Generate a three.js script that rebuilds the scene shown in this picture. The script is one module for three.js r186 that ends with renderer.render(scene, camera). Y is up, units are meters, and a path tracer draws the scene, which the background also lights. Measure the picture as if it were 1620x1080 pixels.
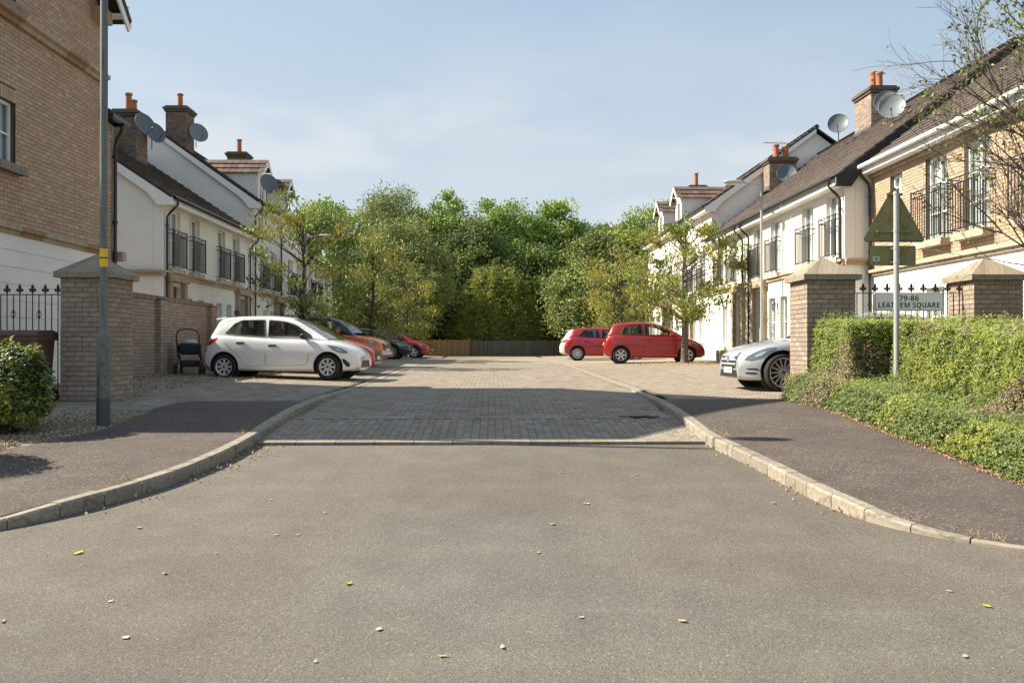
import * as THREE from 'three';
import { mergeGeometries } from 'three/addons/utils/BufferGeometryUtils.js';
import { RoundedBoxGeometry } from 'three/addons/geometries/RoundedBoxGeometry.js';
import { TessellateModifier } from 'three/addons/modifiers/TessellateModifier.js';
import { Brush, Evaluator, SUBTRACTION } from 'three-bvh-csg';

// ---------------------------------------------------------------- camera, sky, sun, exposure
const scene = new THREE.Scene();
const rad = (d) => d * Math.PI / 180;
const camera = new THREE.PerspectiveCamera(42.18, 1620 / 1080, 0.1, 1500);
camera.position.set(0, 1.6, 0);
camera.rotation.order = 'YXZ';
camera.rotation.y = rad(-1.31);
camera.rotation.x = rad(0.245);

const SUN_EL = rad(40.5), SUN_AZ = rad(7);
const sunDir = new THREE.Vector3(-Math.cos(SUN_EL) * Math.cos(SUN_AZ), Math.sin(SUN_EL), -Math.cos(SUN_EL) * Math.sin(SUN_AZ));

function makeRng(a) {
  return () => { a = (a + 0x6d2b79f5) | 0; let t = Math.imul(a ^ (a >>> 15), 1 | a); t = (t + Math.imul(t ^ (t >>> 7), 61 | t)) ^ t; return ((t ^ (t >>> 14)) >>> 0) / 4294967296; };
}
const lerp = (a, b, k) => a + (b - a) * k;
const clamp = (x, a = 0, b = 1) => Math.min(b, Math.max(a, x));
const smooth = (a, b, x) => { const k = clamp((x - a) / (b - a)); return k * k * (3 - 2 * k); };
function hash2(x, y, s) { let h = Math.imul(x, 374761393) ^ Math.imul(y, 668265263) ^ Math.imul(s, 2246822519); h = Math.imul(h ^ (h >>> 13), 1274126177); return ((h ^ (h >>> 16)) >>> 0) / 4294967296; }
function vnoise(x, y, s = 0, per = 0) {
  let xi = Math.floor(x), yi = Math.floor(y); const fx = x - xi, fy = y - yi;
  const ux = fx * fx * (3 - 2 * fx), uy = fy * fy * (3 - 2 * fy);
  let x1 = xi + 1, y1 = yi + 1;
  if (per) { xi = ((xi % per) + per) % per; yi = ((yi % per) + per) % per; x1 = ((x1 % per) + per) % per; y1 = ((y1 % per) + per) % per; }
  return lerp(lerp(hash2(xi, yi, s), hash2(x1, yi, s), ux), lerp(hash2(xi, y1, s), hash2(x1, y1, s), ux), uy);
}
function fbm(x, y, s = 0, oct = 4, per = 0) { let v = 0, a = 0.5, n = 0; for (let i = 0; i < oct; i++) { v += a * vnoise(x, y, s + i * 17, per); n += a; a *= 0.5; x *= 2; y *= 2; per *= 2; } return v / n; }

{ // computed sky: pale summer haze, thin low wisps, whiter towards the sun
  const W = 1024, H = 512, d = new Float32Array(W * H * 4);
  const hor = [0.35, 0.365, 0.372], mid = [0.168, 0.236, 0.315], zen = [0.10, 0.16, 0.25];
  for (let j = 0; j < H; j++) for (let i = 0; i < W; i++) {
    const el = ((j + 0.5) / H - 0.5) * Math.PI, ph = ((i + 0.5) / W - 0.5) * 2 * Math.PI;
    const dx = Math.cos(el) * Math.cos(ph), dz = Math.cos(el) * Math.sin(ph), dy = Math.sin(el);
    const e = Math.max(0, el) * 180 / Math.PI;
    const k1 = clamp(e / 22), k2 = clamp((e - 22) / 68);
    let c = [0, 1, 2].map((n) => e < 22 ? lerp(hor[n], mid[n], Math.pow(k1, 0.85)) : lerp(mid[n], zen[n], Math.pow(k2, 0.8)));
    const cs = dx * sunDir.x + dy * sunDir.y + dz * sunDir.z;
    const glow = 0.22 * Math.pow(Math.max(0, cs * 0.5 + 0.5), 3) + 0.5 * Math.pow(Math.max(0, cs), 30);
    const gc = [1.0, 0.97, 0.92]; c = c.map((v, n) => v + glow * gc[n] * 0.5);
    // wisps
    const band = smooth(3, 8, e) * (1 - smooth(13, 19, e));
    let w = fbm(dx * 5 + 3.1, dy * 22 + dz * 1.5, 5, 5); w = smooth(0.44, 0.70, w) * band * 0.45;
    const w2 = smooth(0.5, 0.8, fbm(dx * 3 + 9, dy * 9 + dz * 3, 11, 4)) * 0.14 * smooth(2, 10, e);
    c = c.map((v, n) => lerp(v, [0.40, 0.40, 0.40][n], clamp(w + w2)));
    if (el < 0) { const g = [0.22, 0.21, 0.18], k = smooth(0, 0.06, -el); c = c.map((v, n) => lerp(v, g[n], k)); }
    const o = (j * W + i) * 4; d[o] = c[0]; d[o + 1] = c[1]; d[o + 2] = c[2]; d[o + 3] = 1;
  }
  const t = new THREE.DataTexture(d, W, H, THREE.RGBAFormat, THREE.FloatType);
  t.mapping = THREE.EquirectangularReflectionMapping; t.magFilter = t.minFilter = THREE.LinearFilter; t.needsUpdate = true;
  scene.background = t; scene.environment = t;
}
const sun = new THREE.DirectionalLight(new THREE.Color().setRGB(1, 0.91, 0.76), 5);
sun.position.copy(sunDir).multiplyScalar(90).add(new THREE.Vector3(0, 0, -25));
sun.target.position.set(0, 0, -25); scene.add(sun, sun.target); sun.name = 'sun';
sun.castShadow = true; sun.shadow.mapSize.set(4096, 4096); sun.shadow.radius = 1;
Object.assign(sun.shadow.camera, { left: -60, right: 60, top: 60, bottom: -60, near: 1, far: 220 });

const renderer = new THREE.WebGLRenderer({ antialias: true });
renderer.setSize(1024, 682);
renderer.toneMapping = THREE.LinearToneMapping;
renderer.toneMappingExposure = 2.22;
renderer.shadowMap.enabled = true;

// ---------------------------------------------------------------- naming and adding
const taken = new Map();
function numbered(n) { const k = taken.get(n) || 0; taken.set(n, k + 1); return k ? n + '_' + String(k).padStart(3, '0') : n; }
function mesh(name, geo, mat, parent) { const m = new THREE.Mesh(geo, mat); m.name = name; m.castShadow = m.receiveShadow = true; parent.add(m); return m; }
function tag(o, label, category, group, kind) { if (label) o.userData.label = label; if (category) o.userData.category = category; if (group) o.userData.group = group; if (kind) o.userData.kind = kind; return o; }
function thing(name, label, category, group, pos = [0, 0, 0], rotY = 0) {
  const g = new THREE.Group(); g.name = numbered(name); g.position.set(...pos); g.rotation.y = rotY; scene.add(g); return tag(g, label, category, group);
}
function part(name, parent) { const g = new THREE.Group(); g.name = name; parent.add(g); return g; }
function struct(name, geo, mat) { const m = mesh(numbered(name), geo, mat, scene); m.userData.kind = 'structure'; return m; }
function structGroup(name) { const g = new THREE.Group(); g.name = numbered(name); g.userData.kind = 'structure'; scene.add(g); return g; }
function copyOf(o, label, pos, rotY) { const c = o.clone(); c.name = numbered(o.name.replace(/_\d{3}$/, '')); c.userData = { ...o.userData }; if (label) c.userData.label = label; c.position.set(...pos); c.rotation.y = rotY; scene.add(c); return c; }

// ---------------------------------------------------------------- geometry helpers
function clean(g) { g = g.index ? g.toNonIndexed() : g; for (const k of Object.keys(g.attributes)) if (!['position', 'normal', 'uv', 'color'].includes(k)) g.deleteAttribute(k); if (!g.attributes.uv) g.setAttribute('uv', new THREE.Float32BufferAttribute(new Float32Array(g.attributes.position.count * 2), 2)); return g; }
function merge(list) { return mergeGeometries(list.map(clean), false); }
function box(w, h, d, x = 0, y = 0, z = 0, ry = 0, rx = 0, rz = 0) {
  const g = new THREE.BoxGeometry(w, h, d); const uv = g.attributes.uv;
  const dims = [[d, h], [d, h], [w, d], [w, d], [w, h], [w, h]];
  for (let i = 0; i < 24; i++) { const [a, b] = dims[i >> 2]; uv.setXY(i, uv.getX(i) * a + x + z, uv.getY(i) * b + y); }
  if (rx) g.rotateX(rx); if (rz) g.rotateZ(rz); if (ry) g.rotateY(ry); g.translate(x, y, z); return g;
}
function rbox(w, h, d, r, x = 0, y = 0, z = 0, ry = 0, seg = 2) { const g = new RoundedBoxGeometry(w, h, d, seg, r); if (ry) g.rotateY(ry); g.translate(x, y, z); return g; }
function cyl(r0, r1, h, x, y, z, seg = 16, rx = 0, rz = 0) { const g = new THREE.CylinderGeometry(r1, r0, h, seg); if (rx) g.rotateX(rx); if (rz) g.rotateZ(rz); g.translate(x, y, z); return g; }
function tube(pts, r, seg = 24, rs = 8, closed = false) { const c = new THREE.CatmullRomCurve3(pts.map((p) => new THREE.Vector3(...p)), closed, 'centripetal'); return new THREE.TubeGeometry(c, seg, r, rs, closed); }
function rod(a, b, r, seg = 8) { const A = new THREE.Vector3(...a), B = new THREE.Vector3(...b), d = B.clone().sub(A); const g = new THREE.CylinderGeometry(r, r, d.length(), seg); g.applyQuaternion(new THREE.Quaternion().setFromUnitVectors(new THREE.Vector3(0, 1, 0), d.clone().normalize())); g.translate(...A.clone().add(B).multiplyScalar(0.5).toArray()); return g; }
function shape(pts, holes = []) { const s = new THREE.Shape(pts.map((p) => new THREE.Vector2(p[0], p[1]))); for (const h of holes) s.holes.push(new THREE.Path(h.map((p) => new THREE.Vector2(p[0], p[1])))); return s; }
function extrude(pts, depth, holes = [], bevel = 0) { return new THREE.ExtrudeGeometry(shape(pts, holes), { depth, bevelEnabled: bevel > 0, bevelSize: bevel, bevelThickness: bevel, bevelSegments: 2, curveSegments: 8 }); }
function rect(u0, v0, u1, v1) { return [[u0, v0], [u1, v0], [u1, v1], [u0, v1]]; }
function lathe(pts, seg = 24) { return new THREE.LatheGeometry(pts.map((p) => new THREE.Vector2(...p)), seg); }
function curve1(tab) { // monotone cubic through [x, y] pairs
  const n = tab.length, d = [], m = [];
  for (let i = 0; i < n - 1; i++) d.push((tab[i + 1][1] - tab[i][1]) / (tab[i + 1][0] - tab[i][0]));
  m.push(d[0]); for (let i = 1; i < n - 1; i++) m.push(d[i - 1] * d[i] <= 0 ? 0 : 2 * d[i - 1] * d[i] / (d[i - 1] + d[i])); m.push(d[n - 2]);
  return (x) => {
    if (x <= tab[0][0]) return tab[0][1]; if (x >= tab[n - 1][0]) return tab[n - 1][1];
    let i = 0; while (x > tab[i + 1][0]) i++;
    const h = tab[i + 1][0] - tab[i][0], t = (x - tab[i][0]) / h, t2 = t * t, t3 = t2 * t;
    return (2 * t3 - 3 * t2 + 1) * tab[i][1] + (t3 - 2 * t2 + t) * h * m[i] + (-2 * t3 + 3 * t2) * tab[i + 1][1] + (t3 - t2) * h * m[i + 1];
  };
}
// a sheet over (x, Z): rows of Z, each from xa(Z) to xb(Z), heights from yf(x, Z)
function sheet(zs, xa, xb, nx, yf, color) {
  const pos = [], uv = [], idx = [], col = [];
  zs.forEach((Z, j) => { for (let i = 0; i <= nx; i++) { const x = lerp(xa(Z), xb(Z), i / nx); pos.push(x, yf(x, Z), -Z); uv.push(x, Z); if (color) col.push(...color(x, Z)); } });
  for (let j = 0; j < zs.length - 1; j++) for (let i = 0; i < nx; i++) { const a = j * (nx + 1) + i, b = a + nx + 1; idx.push(a, a + 1, b, a + 1, b + 1, b); }
  const g = new THREE.BufferGeometry(); g.setAttribute('position', new THREE.Float32BufferAttribute(pos, 3)); g.setAttribute('uv', new THREE.Float32BufferAttribute(uv, 2));
  if (color) g.setAttribute('color', new THREE.Float32BufferAttribute(col, 3)); g.setIndex(idx); g.computeVertexNormals(); return g;
}
const range = (a, b, n) => Array.from({ length: n + 1 }, (_, i) => lerp(a, b, i / n));

// ---------------------------------------------------------------- textures and materials
function tex(n, fn, rx, ry = rx, srgb = true) {
  const d = new Uint8Array(n * n * 4);
  for (let j = 0; j < n; j++) for (let i = 0; i < n; i++) { const c = fn(i / n, j / n, i, j), o = (j * n + i) * 4; for (let k = 0; k < 3; k++) d[o + k] = clamp(Array.isArray(c) ? c[k] : c) * 255; d[o + 3] = 255; }
  const t = new THREE.DataTexture(d, n, n); t.wrapS = t.wrapT = THREE.RepeatWrapping; t.magFilter = THREE.LinearFilter; t.minFilter = THREE.LinearMipmapLinearFilter; t.generateMipmaps = true;
  t.repeat.set(rx, ry); if (srgb) t.colorSpace = THREE.SRGBColorSpace; t.needsUpdate = true; return t;
}
function std(rgb, roughness = 0.8, extra = {}) { return new THREE.MeshStandardMaterial({ color: new THREE.Color().setRGB(...rgb), roughness, side: THREE.DoubleSide, ...extra }); }
function phys(rgb, roughness, extra = {}) { return new THREE.MeshPhysicalMaterial({ color: new THREE.Color().setRGB(...rgb), roughness, side: THREE.DoubleSide, ...extra }); }

const grain = (i, j, s) => hash2(i, j, s);
const stones = (u, v, n, s) => { // jittered aggregate: value of the nearest stone
  const x = u * n, y = v * n, xi = Math.floor(x), yi = Math.floor(y); let best = 9, val = 0;
  for (let b = -1; b <= 1; b++) for (let a = -1; a <= 1; a++) { const cx = ((xi + a) % n + n) % n, cy = ((yi + b) % n + n) % n; const px = xi + a + hash2(cx, cy, s), py = yi + b + hash2(cx, cy, s + 1); const q = (px - x) ** 2 + (py - y) ** 2; if (q < best) { best = q; val = hash2(cx, cy, s + 2); } }
  return [val, Math.sqrt(best)];
};
const asphaltMap = tex(1024, (u, v, i, j) => { const [s, q] = stones(u, v, 200, 3), [s2] = stones(u, v, 330, 9); const c = 0.70 + 0.14 * (s - 0.5) - 0.10 * q + 0.10 * (s2 - 0.5) + 0.10 * (fbm(u * 8, v * 8, 7, 4, 8) - 0.5) + (s > 0.98 ? 0.12 : 0); return [c * 1.0, c * 0.985, c * 0.955]; }, 0.5);
const asphaltBump = tex(1024, (u, v) => { const [s, q] = stones(u, v, 200, 3); return 0.55 + 0.4 * (s - 0.5) - 0.45 * q; }, 0.5, 0.5, false);
const pathMap = tex(1024, (u, v, i, j) => { const [s, q] = stones(u, v, 240, 31); const cl = smooth(0.42, 0.62, fbm(u * 6, v * 6, 40, 3, 6)); const [f, fq] = stones(u, v, 110, 51); let c = 0.62 + 0.2 * (s - 0.5) - 0.12 * q + 0.12 * (fbm(u * 10, v * 10, 77, 3, 10) - 0.5); let r = [c * 1.03, c * 0.975, c * 0.94]; if (f > 0.925 - 0.10 * cl && fq < 0.33) r = [0.93, 0.88, 0.82]; return r; }, 0.4);
const grit = tex(512, (u, v, i, j) => 0.80 + 0.16 * (fbm(u * 16, v * 16, 2, 4, 16) - 0.5) + 0.26 * (grain(i, j, 3) - 0.5), 1.2);
const gritBump = tex(512, (u, v, i, j) => 0.5 + 0.3 * (fbm(u * 32, v * 32, 5, 3, 32) - 0.5) + 0.5 * (grain(i, j, 8) - 0.5), 1.2, 1.2, false);
const renderMap = tex(1024, (u, v, i, j) => 0.93 + 0.06 * (fbm(u * 5, v * 5, 21, 4, 5) - 0.5) + 0.05 * (grain(i, j, 31) - 0.5) - 0.035 * smooth(0.55, 0.8, fbm(u * 12, v * 5, 27, 4, 1)), 0.3);
const brickMap = tex(512, (u, v, i, j) => 0.85 + 0.18 * (fbm(u * 10, v * 10, 61, 4, 10) - 0.5) + 0.22 * (grain(i >> 1, j >> 1, 6) - 0.5), 2.2);
const tileMap = tex(512, (u, v, i, j) => { const c = 0.82 + 0.3 * (fbm(u * 9, v * 9, 91, 4, 9) - 0.5) + 0.16 * (grain(i, j, 2) - 0.5); const m = smooth(0.6, 0.74, fbm(u * 14, v * 14, 95, 4, 14)) * 0.5; return [lerp(c, 0.55, m), lerp(c, 0.56, m), lerp(c, 0.42, m)]; }, 1.1);
const stoneMap = tex(512, (u, v, i, j) => { const m = smooth(0.55, 0.75, fbm(u * 9, v * 9, 41, 4, 9)); const c = 0.86 + 0.2 * (fbm(u * 20, v * 20, 43, 3, 20) - 0.5) + 0.2 * (grain(i, j, 44) - 0.5) - 0.16 * m; return [c, c * 0.985, c * 0.95]; }, 1.6);
const woodMap = tex(256, (u, v, i, j) => 0.8 + 0.3 * (fbm(u * 30, v * 2.0, 3, 4, 2) - 0.5) + 0.1 * (grain(i, j, 4) - 0.5), 2, 0.6);
const barkMap = tex(256, (u, v, i, j) => 0.7 + 0.5 * (fbm(u * 18, v * 4, 13, 4, 2) - 0.5) + 0.15 * (grain(i, j, 14) - 0.5), 2, 2);
const streakMap = tex(512, (u, v, i, j) => { const t = smooth(0.5, 0.72, fbm(u * 22, v * 2, 71, 5, 2)); const c = 0.9 + 0.1 * (grain(i, j, 72) - 0.5); return [lerp(c, 0.45, t * 0.55), lerp(c, 0.5, t * 0.55), lerp(c, 0.3, t * 0.45)]; }, 0.9, 0.6);

const M = {
  asphalt: std([0.295, 0.266, 0.234], 0.93, { map: asphaltMap, bumpMap: asphaltBump, bumpScale: 0.004, vertexColors: true }),
  path: std([0.255, 0.226, 0.202], 0.95, { map: pathMap, bumpMap: asphaltBump, bumpScale: 0.003, vertexColors: true }),
  bed: std([0.06, 0.051, 0.04], 1, { map: grit }),
  soil: std([0.10, 0.075, 0.05], 1, { map: grit }),
  gravel: std([0.30, 0.235, 0.165], 1, { map: grit }),
  concrete: std([0.40, 0.37, 0.32], 0.9, { map: stoneMap, bumpMap: gritBump, bumpScale: 0.002 }),
  kerb: std([0.38, 0.34, 0.285], 0.9, { map: stoneMap, bumpMap: gritBump, bumpScale: 0.003 }),
  slab: std([0.30, 0.275, 0.24], 0.9, { map: stoneMap }),
  cap: std([0.40, 0.345, 0.27], 0.95, { map: stoneMap, bumpMap: gritBump, bumpScale: 0.006 }),
  stone: std([0.54, 0.44, 0.32], 0.85, { map: stoneMap }),
  stoneDirty: std([0.40, 0.27, 0.15], 0.9, { map: stoneMap }),
  stonePale: std([0.66, 0.57, 0.45], 0.85, { map: stoneMap }),
  render: std([0.88, 0.85, 0.785], 0.9, { map: renderMap }),
  renderStained: std([0.80, 0.77, 0.71], 0.9, { map: streakMap }),
  mortar: std([0.18, 0.145, 0.115], 1, { map: grit }),
  mortarPale: std([0.30, 0.24, 0.19], 1, { map: grit }),
  white: std([0.80, 0.80, 0.79], 0.4), whitePaint: std([0.78, 0.77, 0.74], 0.55),
  black: std([0.012, 0.012, 0.013], 0.45), blackMatt: std([0.02, 0.02, 0.021], 0.8), iron: std([0.014, 0.013, 0.013], 0.5),
  gutter: std([0.018, 0.017, 0.017], 0.35),
  galv: std([0.20, 0.225, 0.23], 0.55, { metalness: 0.2, map: stoneMap }), galvDark: std([0.06, 0.07, 0.075], 0.55),
  galvPale: std([0.38, 0.375, 0.36], 0.55, { metalness: 0.3 }),
  yellow: std([0.75, 0.50, 0.01], 0.5), lens: phys([0.85, 0.84, 0.78], 0.15, { transmission: 0.5, thickness: 0 }),
  terracotta: std([0.52, 0.19, 0.085], 0.8, { map: stoneMap }),
  dish: std([0.11, 0.13, 0.14], 0.5), dishLight: std([0.17, 0.19, 0.205], 0.5),
  lead: std([0.10, 0.11, 0.12], 0.6),
  pane: phys([0.86, 0.90, 0.90], 0.02, { transmission: 1, thickness: 0, ior: 1.5 }),
  curtain: std([0.70, 0.68, 0.64], 0.95), dark: std([0.03, 0.03, 0.032], 0.8),
  wood: std([0.46, 0.265, 0.11], 0.85, { map: woodMap }), woodGrey: std([0.22, 0.19, 0.15], 0.9, { map: woodMap }),
  bark: std([0.13, 0.10, 0.075], 0.95, { map: barkMap }), barkPale: std([0.26, 0.20, 0.155], 0.9, { map: barkMap }),
  bin: std([0.105, 0.052, 0.034], 0.55), binBlack: std([0.02, 0.021, 0.024], 0.5),
  signBack: std([0.27, 0.255, 0.10], 0.6, { map: stoneMap }), signWhite: std([0.88, 0.88, 0.85], 0.5),
  door: std([0.04, 0.05, 0.06], 0.4), doorBrown: std([0.10, 0.05, 0.03], 0.5),
};
const brickTones = { // linear albedo
  left: [[0.60, 0.425, 0.285], [0.55, 0.385, 0.25], [0.64, 0.455, 0.31], [0.58, 0.38, 0.24], [0.53, 0.39, 0.275]],
  right: [[0.594, 0.445, 0.313], [0.562, 0.408, 0.286], [0.636, 0.488, 0.35], [0.583, 0.408, 0.27], [0.53, 0.413, 0.307]],
  pier: [[0.425, 0.339, 0.259], [0.385, 0.301, 0.23], [0.471, 0.38, 0.293], [0.414, 0.305, 0.224], [0.368, 0.299, 0.236]],
  chimney: [[0.30, 0.215, 0.15], [0.25, 0.185, 0.135], [0.33, 0.235, 0.165], [0.20, 0.155, 0.12], [0.28, 0.19, 0.13]],
};
const brickMats = {}; for (const k in brickTones) brickMats[k] = brickTones[k].map((c) => std(c, 0.92, { map: brickMap }));
const brickMixed = std([1, 1, 1], 0.92, { map: brickMap, vertexColors: true });
function paint(g, c) { const n = g.attributes.position.count, a = new Float32Array(n * 3); for (let i = 0; i < n; i++) { a[i * 3] = c[0]; a[i * 3 + 1] = c[1]; a[i * 3 + 2] = c[2]; } g.setAttribute('color', new THREE.BufferAttribute(a, 3)); return g; }

// many axis-aligned boxes as one geometry with vertex colours: items {x,y,z,w,h,d,c}
function boxes(items) {
  const P = [], N = [], U = [], C = [], I = [];
  const F = [[[1, 0, 0], [0, 1, 2]], [[-1, 0, 0]], [[0, 1, 0]], [[0, -1, 0]], [[0, 0, 1]], [[0, 0, -1]]];
  const corners = (n) => { const a = n[0] ? 0 : n[1] ? 1 : 2, s = n[a], b = (a + 1) % 3, c = (a + 2) % 3; return [[-1, -1], [1, -1], [1, 1], [-1, 1]].map(([p, q]) => { const r = [0, 0, 0]; r[a] = s; r[b] = p * s; r[c] = q; return r; }); };
  const faces = F.map((f) => [f[0], corners(f[0])]);
  for (const t of items) for (const [n, cs] of faces) {
    const o = P.length / 3;
    for (const c of cs) { const x = t.x + c[0] * t.w / 2, y = t.y + c[1] * t.h / 2, z = t.z + c[2] * t.d / 2; P.push(x, y, z); N.push(...n); U.push(n[0] ? z + y * 0.3 : x + z * 0.3, n[1] ? z : y); if (t.c) C.push(...t.c); }
    I.push(o, o + 1, o + 2, o, o + 2, o + 3);
  }
  const g = new THREE.BufferGeometry(); g.setAttribute('position', new THREE.Float32BufferAttribute(P, 3)); g.setAttribute('normal', new THREE.Float32BufferAttribute(N, 3)); g.setAttribute('uv', new THREE.Float32BufferAttribute(U, 2));
  if (C.length) g.setAttribute('color', new THREE.Float32BufferAttribute(C, 3)); g.setIndex(I); return g;
}
// ---------------------------------------------------------------- levels of the ground (Z = metres ahead of the camera)
const hTab = curve1([[-60, 1.62], [-10, 1.60], [0, 1.58], [4, 1.52], [7, 1.40], [9, 1.265], [10.4, 1.165], [11.3, 1.09], [13, 0.985], [15.5, 0.91], [21.6, 0.875], [26.4, 0.83], [36, 0.76], [50, 0.74], [80, 0.78], [300, 0.8]]);
const RY = (Z) => 1.6 - hTab(Z);
const upTab = curve1([[5.2, 0.02], [6.3, 0.03], [7.3, 0.11], [8, 0.12], [12.2, 0.12], [16.5, 0.045], [19.5, 0.03], [21, 0.03]]);
const FY = (Z) => RY(Z) + upTab(Z);
const PY = (x, Z) => { // paved yard level: road and bays
  let y = RY(Z) + 0.03;
  if (x < -2.75) y += 0.032 * Math.min(5.2, -x - 2.75) * smooth(12, 15, Z);
  if (x > 2.75) y += 0.022 * Math.min(6.5, x - 2.75) * smooth(12, 15, Z);
  return y;
};
const kerbL = curve1([[4.6, -30], [4.9, -12], [5.1, -8], [5.5, -5.9], [6.0, -4.65], [6.7, -3.85], [7.1, -3.56], [7.6, -3.3], [8.4, -3.0], [9.4, -2.82], [10.4, -2.76], [12, -2.75], [22, -2.75]]);
const kerbR = curve1([[4.4, 30], [4.7, 12], [5.0, 8], [5.4, 5.6], [5.8, 4.35], [6.1, 3.75], [6.5, 3.28], [7.0, 2.98], [7.6, 2.84], [8.3, 2.76], [9, 2.69], [9.5, 2.63], [10, 2.56], [10.5, 2.51], [12, 2.52], [15.5, 2.61], [18, 2.7], [22, 2.74]]);

struct('ground', sheet([-150, -60, -20, 0, 4, 8, 12, 16, 20, 26, 34, 50, 80, 140, 300], () => -260, () => 260, 8, (x, Z) => RY(Z) - 0.22), std([0.11, 0.12, 0.05], 1, { map: grit }));
{
  const tint = (x, Z) => { const a = fbm(x * 0.5 + 20, Z * 0.5 + 7, 3, 4), b = fbm(x * 0.23 + 3, Z * 0.3, 9, 3), k = 0.80 + 0.42 * a; const g = smooth(0.5, 0.75, b) * 0.10; return [k * (1.02 - g), k, k * (0.965 + g * 0.6)]; };
  const zs = [...range(-40, -4, 12), ...range(-3.5, 10.36, 70)];
  struct('road', sheet(zs, (Z) => Z < 5 ? -60 : Math.max(-34, kerbL(Z) - 0.3), (Z) => Z < 5 ? 60 : Math.min(34, kerbR(Z) + 0.3), 60, (x, Z) => RY(Z), tint), M.asphalt);
}
{ // footpaths: kerb to hedge or gravel
  const tint = (x, Z) => { const a = fbm(x * 0.8 + 50, Z * 0.8, 13, 4), k = 0.84 + 0.36 * a; return [k, k * 0.99, k * 0.97]; };
  const zl = [...range(4.75, 7, 14), ...range(7.2, 13.7, 34)];
  struct('footpath', sheet(zl, (Z) => Math.min(kerbL(Z) - 0.2, Z < 9.2 ? -30 : lerp(-5.2, -4.66, smooth(9.2, 10.9, Z))), (Z) => kerbL(Z) - 0.125, 26, (x, Z) => FY(Z), tint), M.path);
  const zr = [...range(4.6, 7, 14), ...range(7.2, 14.0, 34)];
  struct('footpath', sheet(zr, (Z) => kerbR(Z) + 0.125, (Z) => Math.max(kerbR(Z) + 0.2, Z < 7.4 ? 30 : 4.95), 26, (x, Z) => FY(Z), tint), M.path);
}
function kerbRun(line, sgn, zList, mat) { // each stone a part; zList: ends of the stones in Z
  const g = structGroup('kerb');
  const rnd = makeRng(sgn > 0 ? 71 : 72);
  const mats = [0.94, 1.0, 1.06, 0.86].map((k) => { const m = mat.clone(); m.color.multiplyScalar(k); return m; });
  for (let i = 0; i < zList.length - 1; i++) {
    const za = zList[i] + 0.004, zb = zList[i + 1] - 0.004, P = [], I = [], U = [], n = 3;
    for (let k = 0; k <= n; k++) {
      const Z = lerp(za, zb, k / n), x = line(Z), dx = (line(Z + 0.02) - line(Z - 0.02)) / 0.04, l = Math.hypot(1, dx), nx = 1 / l * sgn, nz = -dx / l * sgn; // outward from the road
      const yt = FY(Z) + 0.004 + (hash2(i, sgn + 3, 5) - 0.5) * 0.006, yb = RY(Z) - 0.06, ch = Math.min(0.018, upTab(Z) * 0.4);
      for (const [o, y] of [[0, yb], [0, yt - ch], [ch, yt], [0.128, yt], [0.128, yb]]) { P.push(x + nx * o, y, -(Z + nz * o)); U.push(Z, o + y); }
    }
    for (let k = 0; k < n; k++) for (let s = 0; s < 5; s++) { const a = k * 5 + s, b = k * 5 + (s + 1) % 5; I.push(a, b, a + 5, b, b + 5, a + 5); }
    for (const e of [0, n * 5]) I.push(e, e + 1, e + 2, e, e + 2, e + 3, e, e + 3, e + 4);
    let q = new THREE.BufferGeometry(); q.setAttribute('position', new THREE.Float32BufferAttribute(P, 3)); q.setAttribute('uv', new THREE.Float32BufferAttribute(U, 2)); q.setIndex(I); q = q.toNonIndexed(); q.computeVertexNormals();
    mesh('kerb_stone', q, mats[Math.floor(rnd() * 4)], g);
  }
}
function stoneEnds(line, from, to) { const out = [from]; let z = from; while (z < to - 0.05) { const curved = z < 8.6; let len = curved ? 0.42 : 0.915, d = 0; const z0 = z; while (d < len && z < to) { const a = line(z), b = line(z + 0.01); d += Math.hypot(0.01, b - a); z += 0.01; } out.push(Math.min(z, to)); if (z - z0 < 0.011 && z > to) break; } return out; }
kerbRun(kerbL, -1, stoneEnds(kerbL, 5.15, 20.6), M.kerb);
kerbRun(kerbR, 1, stoneEnds(kerbR, 5.05, 16.9), M.kerb);

// ---------------------------------------------------------------- block paving
const blockTones = [[0.378, 0.315, 0.239], [0.414, 0.351, 0.27], [0.342, 0.284, 0.216], [0.396, 0.315, 0.225], [0.432, 0.373, 0.297]];
const blockMats = blockTones.map((c) => std(c, 0.9, { map: grit }));
const blockMixed = std([1, 1, 1], 0.9, { map: grit });
function blockGeo(w, l, cut) { // bevelled block, top at y = 0; cut = clipped corners (permeable blocks)
  const a = w / 2, b = l / 2, ring = (o) => cut ? [[-a + o + cut, -b + o], [a - o - cut, -b + o], [a - o, -b + o + cut], [a - o, b - o - cut], [a - o - cut, b - o], [-a + o + cut, b - o], [-a + o, b - o - cut], [-a + o, -b + o + cut]] : [[-a + o, -b + o], [a - o, -b + o], [a - o, b - o], [-a + o, b - o]];
  const R = [[ring(0), -0.03], [ring(0), -0.005], [ring(0.005), 0]], n = R[0][0].length, P = [], U = [], I = [];
  for (const [r, y] of R) for (const [x, z] of r) { P.push(x, y, z); U.push(x * 3, z * 3 + y); }
  for (let k = 0; k < 2; k++) for (let i = 0; i < n; i++) { const p = k * n + i, q = k * n + (i + 1) % n; I.push(p, p + n, q, q, p + n, q + n); }
  for (let i = 1; i < n - 1; i++) I.push(2 * n, 2 * n + i + 1, 2 * n + i);
  let g = new THREE.BufferGeometry(); g.setAttribute('position', new THREE.Float32BufferAttribute(P, 3)); g.setAttribute('uv', new THREE.Float32BufferAttribute(U, 2)); g.setIndex(I); g = g.toNonIndexed(); g.computeVertexNormals(); return g;
}
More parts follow.
